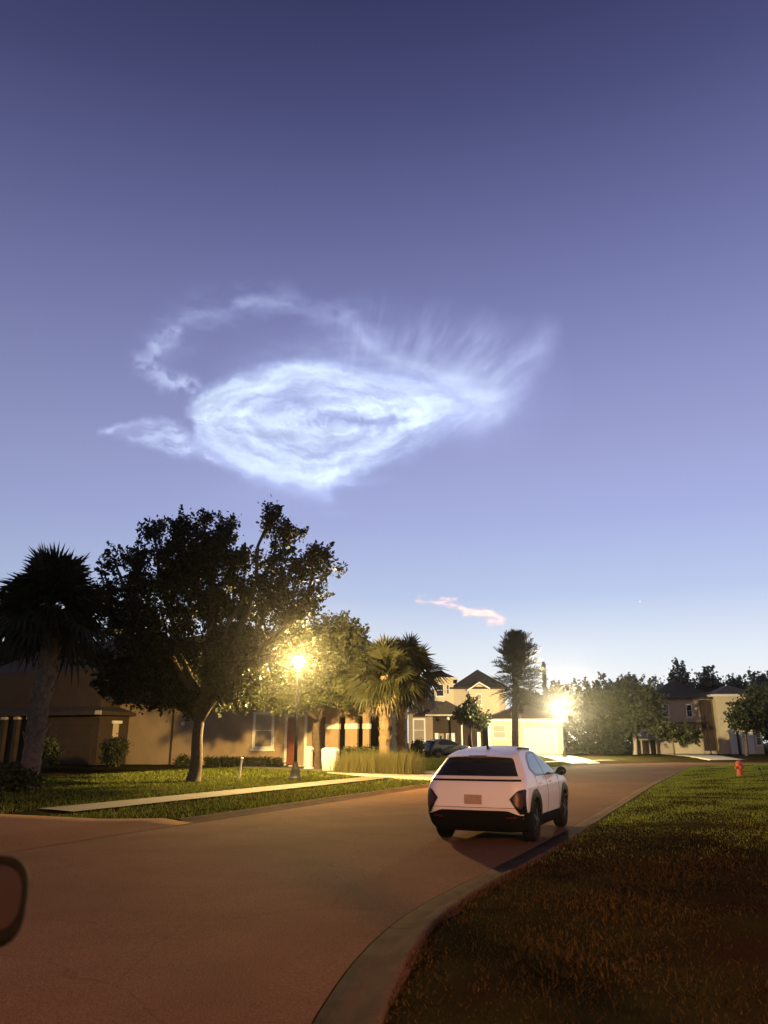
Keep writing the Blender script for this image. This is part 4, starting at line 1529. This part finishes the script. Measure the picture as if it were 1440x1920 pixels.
    on_rear('tailgate_seam', [(-.74, .585), (.74, .585), (.74, .592), (-.74, .592)], 'gloss', .004, .03)
    sp_ = MB()
    ys_ = np.linspace(-.60, .60, 13)
    for y_ in ys_:
        k_ = .03 * (y_ / .6) ** 2
        sp_.v += [(.40 + 2.2 * k_, y_, 1.405 - k_), (.395 + 2.2 * k_, y_, 1.418 - k_), (.62, y_, 1.462 - k_ * 1.2), (.80, y_, 1.462 - k_ * 1.5), (.58, y_, 1.40 - k_)]
    for i in range(12):
        for j in range(5):
            sp_.f.append((i * 5 + j, i * 5 + (j + 1) % 5, i * 5 + 5 + (j + 1) % 5, i * 5 + 5 + j))
    sp_.f += [(0, 1, 2, 3, 4), (64, 63, 62, 61, 60)]
    sp_.build('spoiler', M[paint], e, 'auto')
    MB().box(.388, .398, -.16, .16, 1.408, 1.418).build('brake_lamp', M['tail'], e)
    an = MB().prism([(1.02, 1.505), (1.26, 1.535), (1.10, 1.55), (1.02, 1.59)], -.018, .018).build('antenna', M['gloss'], e)
    MB().tube([(.22, 0, 1.12), (.16, .05, 1.14), (.19, .32, 1.17)], .010, 6).build('rear_wiper', M['black'], e)
    # front
    v, f = fill([(-.62, .38), (.62, .38), (.70, .62), (-.70, .62)], .08)
    MB().add([(front_x(y_, z) + .012, y_, z) for y_, z in v], f).build('grille', M['black'], e, True)
    for sg in (-1, 1):
        v, f = fill([(sg * .58, .66), (sg * .80, .66), (sg * .80, .80), (sg * .60, .76)], .05)
        MB().add([(front_x(y_, z) + .014, y_, z) for y_, z in v], f).build('headlamp', M['carglass'], e, True)
    return e


HD = math.radians(67.0)
ax_c = Vector((1.84, 14.65))
dr = Vector((math.cos(HD), math.sin(HD)))
o2 = ax_c - dr * .86
car('parked_car', 'white compact crossover car parked against the kerb of the hydrant lawn', (o2.x, o2.y, .012), HD, 'paint')
# dark car in the cream house driveway
p = pin(808, 1419, 70)
car('parked_car', 'dark grey car standing beside the palms in front of the cream house', (p.x - .6, 69.0, H(p.x, 70) + .04), math.radians(28), 'darkpaint')

# ------------------------------------------------------------------ small things
b = at(1388, 1455)
e = empty('fire_hydrant', b); tag(e, 'red fire hydrant standing in the lawn', 'hydrant')
MB().lathe([(.17, -.1), (.17, .05), (.12, .07), (.11, .44), (.135, .46), (.135, .50), (.12, .52)], 16).build('barrel', M['hydrant'], e, 'auto')
MB().lathe([(.14, .52), (.14, .55), (.12, .60), (.08, .65), (.03, .67), (.03, .72), (.001, .725)], 16).build('bonnet', M['hydrant'], e, 'auto')
for a in (math.radians(200), math.radians(20), math.radians(290)):
    c_, s_ = math.cos(a), math.sin(a)
    k = .055 if a < 5 else .075
    MB().tube([(c_ * .09, s_ * .09, .38), (c_ * .17, s_ * .17, .38), (c_ * .175, s_ * .175, .38), (c_ * .22, s_ * .22, .38)], [k * .8, k * .8, k * 1.15, k * 1.15], 10).build('nozzle', M['hydrant'], e)
b = at(1430, 1461)
e = empty('marker_stake', b); tag(e, 'short dark leaning stake in the grass near the hydrant', 'stake')
MB().tube([(.06, 0, -.1), (0, 0, .22), (-.07, 0, .42)], [.022, .024, .02], 6).build('stake', M['iron'], e)
MB().box(-.13, -.03, -.012, .012, .36, .46).build('tag_plate', M['iron'], e)
b = at(447, 1464)
t = pin(454, 1421, b.y) - b
e = empty('marker_post', b); tag(e, 'leaning white marker post on the front lawn', 'post')
MB().tube([(0, 0, -.15), t * .5, t * .97], [.045, .045, .045], 4).build('post', M['whitewood'], e)
MB().tube([t * .96, t * .99, t * 1.03], [.062, .06, .01], 8).build('post_cap', M['whitewood'], e)
# white rounded bin in front of the arcade
b = pin(619, 1438, 40.6); b.z = H(b.x, b.y)
e = empty('white_bin', b, RZA); tag(e, 'white round cornered bin standing in front of the arcade', 'bin')
def rrect(w, d, z, c):
    return [(sx * (w - c) + c * math.cos(a) * 1.0 if False else sx * (w - c) + c * math.cos(a), sy * (d - c) + c * math.sin(a), z)
            for sx, sy, a0_ in ((1, 1, 0), (-1, 1, 90), (-1, -1, 180), (1, -1, 270)) for a in [math.radians(a0_ + q) for q in (0, 30, 60, 90)]]
def rloft(levels):
    m = MB()
    for (w, d, z, c) in levels:
        m.v += rrect(w, d, z, c)
    n = 16
    for i in range(len(levels) - 1):
        for k in range(n):
            m.f.append((i * n + k, i * n + (k + 1) % n, (i + 1) * n + (k + 1) % n, (i + 1) * n + k))
    m.f.append(tuple(reversed(range(n)))); m.f.append(tuple((len(levels) - 1) * n + k for k in range(n)))
    return m
rloft([(.30, .24, .0, .10), (.35, .27, .08, .12), (.40, .30, .55, .12), (.40, .30, .95, .12)]).build('bin_body', M['whitewood'], e, 'auto')
rloft([(.42, .32, .955, .13), (.42, .32, 1.0, .13), (.36, .27, 1.10, .13), (.22, .16, 1.15, .12)]).build('lid', M['whitewood'], e, 'auto')
b = pin(579, 1438, 42.0); b.z = H(b.x, b.y)
e = empty('pedestal', b, RZA); tag(e, 'narrow white pedestal beside the front door', 'pedestal')
rloft([(.20, .20, -.1, .02), (.20, .20, .10, .02), (.15, .15, .14, .02), (.15, .15, .98, .02)]).build('shaft', M['whitewood'], e, 'auto')
rloft([(.19, .19, .98, .03), (.19, .19, 1.06, .03), (.12, .12, 1.16, .06)]).build('pedestal_top', M['whitewood'], e, 'auto')
b = at(347, 1432)
e = empty('utility_cabinet', b, RZA); tag(e, 'pale utility cabinet against the tan wall behind the oak trunk', 'cabinet')
rloft([(.24, .16, -.1, .02), (.24, .16, 1.12, .02)]).build('cabinet_body', M['pale'], e, 'auto')
rloft([(.27, .19, 1.12, .02), (.27, .19, 1.17, .02), (.20, .12, 1.20, .02)]).build('cabinet_top', M['pale'], e, 'auto')

# rear-view mirror of a bicycle standing on the road beside the viewpoint
mp = pin(-14, 1683, 1.75)
e = empty('bicycle', (mp.x, 1.75, .012), math.radians(6)); tag(e, 'dark rounded rear view mirror of a bicycle above the brown asphalt', 'bicycle')
zc = mp.z - .012
n = 28
def mring(w, h, y, k=1.0):
    return [(w * math.copysign(abs(math.cos(a)) ** .75, math.cos(a)), y, zc + h * math.copysign(abs(math.sin(a)) ** .75, math.sin(a)) - (h - .062) * .9 * (1 if math.sin(a) < -.2 else 0)) for a in [2 * math.pi * q / n for q in range(n)]]
levels = [mring(.058, .062, -.004), mring(.064, .072, -.010), mring(.068, .080, .0), mring(.064, .076, .022), mring(.04, .05, .045)]
m = MB()
for l in levels:
    m.v += l
for i in range(len(levels) - 1):
    for q in range(n):
        m.f.append((i * n + q, i * n + (q + 1) % n, (i + 1) * n + (q + 1) % n, (i + 1) * n + q))
m.f.append(tuple((len(levels) - 1) * n + q for q in range(n)))
mh = m.build('mirror_housing', M['black'], e, True)
gm_ = MB(); gm_.v = [(p[0], -.003 + .001, p[2]) for p in mring(.0585, .0625, 0)]
gm_.v = [(p[0], p[1] + (p[2] - zc) * .0, p[2]) for p in gm_.v]
gm_.f = [tuple(range(n))]
gm_.build('mirror_glass', M['mirror'], mh)
MB().tube([(-.02, .03, zc - .07), (-.05, .03, zc - .16), (-.12, .02, 1.02)], .007, 8).build('mirror_stalk', M['black'], e)
MB().tube([(-.10, .0, 1.01), (-.22, .10, 1.03), (-.42, .16, 1.03), (-.62, .10, 1.03), (-.74, .0, 1.01)], .012, 8).build('handlebar', M['black'], e)
for x_ in (-.115, -.725):
    MB().tube([(x_, -.01, 1.008), (x_ + (.03 if x_ > -.4 else -.03), -.09, .995)], .018, 10).build('grip', M['black'], e)
MB().tube([(-.42, .16, 1.03), (-.42, .22, .88), (-.42, .27, .72)], .016, 8).build('stem', M['black'], e)
for x_ in (-.47, -.37):
    MB().tube([(-.42 + (x_ + .42) * .6, .27, .72), (x_, .32, .52), (x_, .42, .34)], .012, 8).build('fork_blade', M['black'], e)
def bwheel(yc):
    w_ = MB()
    for q in range(30):
        pass
    t_ = MB().tube([(-.42, yc + .33 * math.cos(2 * math.pi * q / 30), .345 + .33 * math.sin(2 * math.pi * q / 30)) for q in range(31)], .018, 6, False).build('wheel', M['tyre'], e, True)
    s_ = MB()
    for q in range(14):
        a = 2 * math.pi * q / 14
        s_.tube([(-.42, yc, .345), (-.42, yc + .32 * math.cos(a), .345 + .32 * math.sin(a))], .0015, 4)
    s_.build('spoke', M['chrome'], t_)
bwheel(.42); bwheel(-.62)
MB().tube([(-.42, .25, .78), (-.42, -.05, .36), (-.42, -.62, .345), (-.42, -.22, .82), (-.42, .24, .80)], .016, 8).build('frame', M['black'], e)
MB().tube([(-.42, -.05, .36), (-.42, -.22, .82), (-.42, -.26, .95)], .016, 8).build('seat_tube', M['black'], e)
rloft([(.03, .12, .0, .02), (.08, .13, .04, .03), (.07, .12, .06, .03)]).build('saddle', M['black'], e).location = (-.42, -.28, .95)
MB().tube([(-.43, -.05, .36), (-.60, -.10, .0)], .008, 6).build('kickstand', M['black'], e)

# ------------------------------------------------------------------ the luminous cloud in the sky
def seg_dist(px, py, pts):
    d = np.full(px.shape, 1e9)
    tt = np.zeros(px.shape)
    L = [0]
    for a, b in zip(pts[:-1], pts[1:]):
        L.append(L[-1] + math.dist(a, b))
    for i, (a, b) in enumerate(zip(pts[:-1], pts[1:])):
        ab = np.subtract(b, a)
        t = np.clip(((px - a[0]) * ab[0] + (py - a[1]) * ab[1]) / (ab @ ab), 0, 1)
        q = np.hypot(px - a[0] - t * ab[0], py - a[1] - t * ab[1])
        c = q < d
        d = np.where(c, q, d)
        tt = np.where(c, (L[i] + t * (L[i + 1] - L[i])) / L[-1], tt)
    return d, tt


def poly_sd(px, py, poly):
    d, _ = seg_dist(px, py, list(poly) + [poly[0]])
    ins = in_poly(np.array(poly, float), px.ravel(), py.ravel()).reshape(px.shape)
    return np.where(ins, -d, d)


def sstep(a, b, x):
    t = np.clip((x - a) / (b - a), 0, 1)
    return t * t * (3 - 2 * t)


STEP = 2.6
SX, SY = np.meshgrid(np.arange(150, 1090, STEP), np.arange(500, 990, STEP))
# warp so that edges feather
WX = SX + 34 * (fbm(SX / 60, SY / 60, 11) - .5) + 8 * (fbm(SX / 14, SY / 14, 15, 3) - .5)
WY = SY + 24 * (fbm(SX / 55, SY / 55, 21) - .5) + 7 * (fbm(SX / 14, SY / 14, 25, 3) - .5)
BODY = [(335, 780), (346, 748), (390, 716), (450, 688), (520, 669), (600, 662), (700, 674), (780, 694), (860, 716), (915, 742), (896, 780), (838, 818),
        (770, 856), (704, 888), (650, 912), (612, 930), (570, 924), (500, 904), (440, 880), (390, 850), (350, 815)]
for _ in range(2):
    BODY = [tuple(np.add(np.multiply(a, w), np.multiply(b_, 1 - w))) for a, b_ in zip(BODY, BODY[1:] + BODY[:1]) for w in (.75, .25)]
sd = poly_sd(WX, WY, BODY)
# flow coordinates of the lens: along it, and across it from upper to lower edge
ex, ey = (WX - 610) / 280, (WY - 795) / 132
TOP = np.array([(330, 782), (346, 748), (390, 716), (450, 688), (520, 669), (600, 662), (700, 674), (780, 694), (850, 720), (896, 746)])
BOT = np.array([(330, 784), (350, 815), (390, 850), (440, 880), (500, 904), (570, 924), (612, 930), (650, 912), (700, 884), (760, 850), (820, 812), (872, 780), (896, 748)])
ty, by = np.interp(WX, TOP[:, 0], TOP[:, 1]), np.interp(WX, BOT[:, 0], BOT[:, 1])
ac = (WY - ty) / np.maximum(by - ty, 14)
s1 = fbm(WX / 150 + .6 * ac + 7, ac * 7 + .5 * fbm(WX / 90, WY / 40, 95) * 3, 100, 6)
s2 = fbm(WX / 95 - .4 * ac + 3, ac * 13 + 2.2 * fbm(WX / 70, WY / 30, 96), 200, 6)
soft = fbm(WX / 80, WY / 38, 310, 4)
# winding bands round the middle of the lens
rr = np.hypot(ex, ey * (1.0 + .25 * sstep(0, .8, ex)))
ph = np.arctan2(ey, ex)
q_ = ph + 1.1 * rr
wind = fbm(rr * 7 + 10 + 1.4 * fbm(WX / 60, WY / 30, 97), np.cos(q_) * 1.3 + 20, 150, 6) * .5 + fbm(rr * 7 + 30 + 1.4 * fbm(WX / 60, WY / 30, 98), np.sin(q_) * 1.3 + 20, 160, 6) * .5
s1 = s1 * .40 + wind * .60
s2 = s2 * .60 + fbm(rr * 14 + 5 + 2 * fbm(WX / 50, WY / 25, 99), np.cos(q_) * 2 + 9, 170, 6) * .40
er = np.interp(WX, [560, 900], [0, 1])
edge = 1 - sstep(-20 - 48 * er, 7 + 26 * er, sd)
left = sstep(820, 360, WX)
body = edge * (.66 + .34 * sstep(-6, -50, sd))
rim = np.exp(-((sd + 9) / 8) ** 2) * sstep(-.1, .5, ey) * .30 + np.exp(-((sd + 30) / 9) ** 2) * sstep(0, .6, ey) * .16
gap1 = np.exp(-(((WX - 690) / 82) ** 2 + ((WY - 789 - (WX - 690) * .03) / 9) ** 2)) * .42
gap2 = np.exp(-(((WX - 535) / 40) ** 2 + ((WY - 748) / 22) ** 2)) * .26
gap3 = np.exp(-(((WX - 348) / 15) ** 2 + ((WY - 806) / 17) ** 2)) * .8
gap4 = np.exp(-(((WX - 500 - (WY - 840) * 1.2) / 60) ** 2 + ((WY - 840) / 16) ** 2)) * .16
knot = np.exp(-(((WX - 622) / 26) ** 2 + ((WY - 890) / 30) ** 2)) * .5 * (.3 + 1.2 * fbm(WX / 18, WY / 16, 330))
knot = knot + np.exp(-(((WX - 785) / 30) ** 2 + ((WY - 790) / 18) ** 2)) * .28 * (.3 + 1.2 * fbm(WX / 16, WY / 12, 340))
bd, bt_ = seg_dist(WX, WY, [(430, 762), (500, 790), (560, 778), (640, 766), (720, 772), (790, 788)])
bd2, _ = seg_dist(WX, WY, [(450, 700), (560, 690), (680, 700), (800, 730), (885, 748)])
bd3, _ = seg_dist(WX, WY, [(480, 845), (600, 830), (720, 822), (800, 796), (880, 762)])
band = np.exp(-(bd / 9) ** 2) * .22 + np.exp(-(bd2 / 7) ** 2) * .14 + np.exp(-(bd3 / 10) ** 2) * .14
body_a = np.clip(body * (.26 + .14 * left + .50 * sstep(.34, .66, s1)) - gap1 - gap2 - gap3 - gap4 + rim * edge, 0, 2)
body_b = np.clip(body * (.06 + .52 * sstep(.38, .70, s2) * (.35 + soft * 1.2)) - gap1 * .6 - gap3 + (knot + band * (.4 + 1.1 * s2)) * edge, 0, 2)
# right-hand veil and upward streamers
dx_, dy_ = SX - 640, SY - 960
ang = np.arctan2(dx_, -dy_)
rad_ = np.hypot(dx_, dy_)
st = fbm(ang * 17 + .4 * fbm(SX / 70, SY / 70, 60), rad_ / 110, 400, 5)
VEIL = [(640, 690), (600, 600), (640, 560), (700, 540), (800, 560), (900, 575), (1000, 610), (1045, 640), (1010, 720), (930, 790), (860, 830), (800, 830), (890, 745), (780, 694)]
vd = poly_sd(WX, WY, VEIL)
veil = (1 - sstep(-70, 22, vd)) * (.07 + sstep(.30, .85, st) * .27)
halo = np.exp(-(((WX - 890) / 105) ** 2 + ((WY - 735) / 80) ** 2)) * .27 * (.5 + fbm(SX / 40, SY / 40, 70))
ridge, _ = seg_dist(WX, WY, [(640, 600), (690, 640), (760, 680), (850, 715), (900, 742)])
ridge = np.exp(-(ridge / 15) ** 2) * .26 * (.3 + 1.1 * fbm(SX / 22, SY / 22, 80))
over = np.exp(-(np.clip(sd, 0, None) / 38) ** 2) * sstep(-.9, .2, ex) * sstep(.2, -.4, ey) * .30 * (.4 + fbm(SX / 45, SY / 12, 91))
rf, rt = seg_dist(WX, WY, [(890, 800), (960, 740), (1000, 680), (1020, 620)])
rfl = np.exp(-(rf / 26) ** 2) * .16 * (.4 + 1.2 * st)
veil = veil + halo + ridge + over + rfl
# hook and arc on the left, the pointed spur below them
hd_, ht = seg_dist(WX, WY, [(362, 724), (318, 716), (285, 698), (262, 676)])
hd2, _ = seg_dist(WX, WY, [(288, 672), (286, 648), (312, 626), (330, 620)])
n1 = fbm(SX / 20, SY / 16, 500)
hook = np.exp(-(hd_ / (15 + 0 * ht)) ** 2) * (.75 - .4 * ht) * sstep(.25, .65, n1) + np.exp(-(hd2 / 13) ** 2) * .42 * sstep(.3, .7, n1)
ad, at_ = seg_dist(WX, WY, [(310, 632), (350, 602), (400, 580), (450, 566), (510, 563), (548, 574), (600, 588), (660, 606), (700, 630)])
arc_ = np.exp(-(ad / 34) ** 2) * (.21 - .08 * at_) * (.15 + 1.5 * sstep(.3, .75, fbm(SX / 60, SY / 30, 520))) + np.exp(-(seg_dist(WX, WY, [(450, 566), (500, 562), (545, 572)])[0] / 8) ** 2) * .12
SPUR = [(188, 807), (240, 788), (335, 784), (352, 812), (410, 862), (470, 892), (380, 868), (300, 846), (235, 826)]
pd = poly_sd(WX, WY, SPUR)
spur = (1 - sstep(-14, 8, pd)) * (.18 + .40 * sstep(.35, .7, fbm(WX / 42, WY / 12, 540))) + np.exp(-(seg_dist(WX, WY, [(190, 807), (245, 792), (320, 788)])[0] / 6) ** 2) * .22
lower, _ = seg_dist(WX, WY, [(345, 815), (400, 858), (470, 890), (560, 920), (612, 928)])
spur = spur + np.exp(-(lower / 14) ** 2) * .25
tail_, tt_ = seg_dist(WX, WY, [(640, 905), (700, 902), (765, 895)])
spur = spur + np.exp(-(tail_ / 5) ** 2) * .18 * (1 - tt_) + np.exp(-(np.hypot((SX - 625) / 28, (SY - 962) / 5)) ** 2) * .07
# faint cone of light under the tip
cone = np.exp(-(((SX - 500) / 120) ** 2 + ((SY - 930) / 45) ** 2)) * .06
mask = sstep(150, 180, SX) * sstep(1090, 1050, SX) * sstep(500, 530, SY) * sstep(990, 965, SY)


def plume_mat(name, lo, hi, strength):  # emission stands in for sunlight scattered by the cloud
    m = bpy.data.materials.new(name)
    m.use_nodes = True
    nt = m.node_tree
    nt.nodes.clear()
    out = nt.nodes.new('ShaderNodeOutputMaterial')
    at_n = nt.nodes.new('ShaderNodeAttribute'); at_n.attribute_name = 'glow'
    r_ = nt.nodes.new('ShaderNodeValToRGB')
    r_.color_ramp.elements[0].color = (*lo, 1); r_.color_ramp.elements[1].color = (*hi, 1)
    r_.color_ramp.elements[1].position = .6
    mu = nt.nodes.new('ShaderNodeMath'); mu.operation = 'MULTIPLY'; mu.inputs[1].default_value = strength
    e_ = nt.nodes.new('ShaderNodeEmission')
    t_ = nt.nodes.new('ShaderNodeBsdfTransparent')
    a_ = nt.nodes.new('ShaderNodeAddShader')
    nt.links.new(at_n.outputs['Fac'], r_.inputs[0])
    nt.links.new(at_n.outputs['Fac'], mu.inputs[0])
    nt.links.new(r_.outputs[0], e_.inputs['Color'])
    nt.links.new(mu.outputs[0], e_.inputs['Strength'])
    nt.links.new(e_.outputs[0], a_.inputs[0]); nt.links.new(t_.outputs[0], a_.inputs[1])
    nt.links.new(a_.outputs[0], out.inputs['Surface'])
    m.cycles.emission_sampling = 'NONE'
    return m


def gas(name, PX, PY, dens, dist, mat, parent):
    """curved veil of gas, its sunlight painted as emission, at its own distance"""
    U, V_ = (PX - 720) / F_PX, (960 - PY) / F_PX
    D = np.stack([U, _c - _s * V_, _s + _c * V_], -1)
    D /= np.linalg.norm(D, axis=-1)[..., None]
    P = D * dist[..., None] + np.array([0, 0, CAM_H])
    id_ = np.arange(PX.size).reshape(PX.shape)
    q = np.stack([id_[:-1, :-1].ravel(), id_[:-1, 1:].ravel(), id_[1:, 1:].ravel(), id_[1:, :-1].ravel()], 1)
    dd = dens.ravel()
    q = q[dd[q].max(1) > .006]
    used = np.unique(q)
    remap = np.full(PX.size, -1); remap[used] = np.arange(len(used))
    base = np.array(parent.location)
    o = raw(name, P.reshape(-1, 3)[used] - base, remap[q], mat, parent, True)
    a_ = o.data.attributes.new('glow', 'FLOAT', 'POINT')
    a_.data.foreach_set('value', dd[used].astype(np.float32))
    o.visible_shadow = True
    return o


DIST = 9000.0
pc_ = pin(610, 800, 8500)
pe = empty('luminous_cloud', pc_)
tag(pe, 'glowing blue white swirling exhaust cloud high over the houses', 'cloud')
bowl = (np.hypot(ex, ey) ** 2)
M['plume'] = plume_mat('plume_glow', (.38, .53, .95), (.80, 1.0, .96), .48)
M['veil'] = plume_mat('veil_glow', (.50, .60, .98), (.72, .85, 1.0), .60)
gas('outer_shell', SX, SY, np.clip(body_a, 0, 1.3) * mask, DIST - 900 * np.clip(1 - bowl, 0, 1) + 200 * s1, M['plume'], pe)
gas('inner_shell', SX, SY, np.clip(body_b, 0, 1.3) * mask, DIST + 300 + 700 * np.clip(1 - bowl, 0, 1) + 200 * s2, M['plume'], pe)
gas('veil', SX, SY, np.clip(veil + cone, 0, 1) * mask, DIST + 1400 + 3.0 * (SX - 640) + 300 * st, M['veil'], pe)
gas('hook', SX, SY, np.clip(hook + arc_, 0, 1) * mask, DIST + 900 - 2.5 * (SX - 300) + 200 * n1, M['veil'], pe)
gas('spur', SX, SY, np.clip(spur, 0, 1) * mask, DIST - 300 + 1.5 * (SX - 300), M['veil'], pe)
# pink streak cloud low over the roofs
CX, CY = np.meshgrid(np.arange(770, 960, 1.6), np.arange(1105, 1185, 1.3))
qx = CX + 10 * (fbm(CX / 16, CY / 10, 700) - .5); qy = CY + 9 * (fbm(CX / 18, CY / 9, 710) - .5)
k1, _ = seg_dist(qx, qy, [(784, 1127), (812, 1128), (834, 1131), (850, 1138), (872, 1143), (890, 1149), (920, 1151), (938, 1157)])
k2, _ = seg_dist(qx, qy, [(828, 1124), (852, 1125)])
k3, _ = seg_dist(qx, qy, [(872, 1150), (905, 1148), (918, 1152)])
k4, _ = seg_dist(qx, qy, [(915, 1168), (938, 1166), (942, 1160)])
k5, _ = seg_dist(qx, qy, [(786, 1117), (796, 1116)])
dn = np.exp(-(k1 / 4.0) ** 2) + .8 * np.exp(-(k2 / 3.6) ** 2) + .8 * np.exp(-(k3 / 4.5) ** 2) + .9 * np.exp(-(k4 / 4.2) ** 2) + .25 * np.exp(-(k5 / 3) ** 2)
dn = np.clip(dn, 0, 1.1) * (.25 + 1.3 * sstep(.25, .7, fbm(CX / 14, CY / 5, 720)))
ce = empty('streak_cloud', pin(865, 1142, 7800)); tag(ce, 'small pink broken trail of cloud low above the palms', 'cloud')
M['pink'] = plume_mat('pink_cloud_glow', (1.0, .32, .0), (1.0, .36, .02), .60)
gas('wisp', CX, CY, dn, np.full(CX.shape, 8000.0) + 4 * (CX - 860), M['pink'], ce)
gas('wisp', CX, CY, np.clip(np.exp(-(k3 / 7) ** 2) + np.exp(-(k4 / 7) ** 2), 0, 1) * .22, np.full(CX.shape, 8300.0) + 3 * (CX - 860), M['pink'], ce)
# evening star
bm = bmesh.new(); bmesh.ops.create_icosphere(bm, subdivisions=2, radius=11.0)
me = bpy.data.meshes.new('evening_star'); bm.to_mesh(me); bm.free()
me.materials.append(emit('star_light', (.9, .95, 1.0), 1.0, False))
o = link('evening_star', me); o.location = pin(1200, 1128, 9000)
tag(o, 'tiny bright evening star in the pale sky over the road', 'star')

# ------------------------------------------------------------------ haze added for the lamp halos
HAZE_D, HAZE_G = .00026, .965
hz = MB().box(-2200, 2200, -2200, 2200, -1.2, 17.5).build('haze', bpy.data.materials.new('halo_haze'))
tag(hz, 'thin haze added over the street to give the lamps halos', 'haze', kind='stuff')
hm = hz.data.materials[0]
hm.use_nodes = True
hm.node_tree.nodes.clear()
ho = hm.node_tree.nodes.new('ShaderNodeOutputMaterial')
hv = hm.node_tree.nodes.new('ShaderNodeVolumePrincipled')
hv.inputs['Color'].default_value = (.95, .95, .95, 1)
hv.inputs['Density'].default_value = HAZE_D
hv.inputs['Anisotropy'].default_value = HAZE_G
hm.node_tree.links.new(hv.outputs[0], ho.inputs['Volume'])
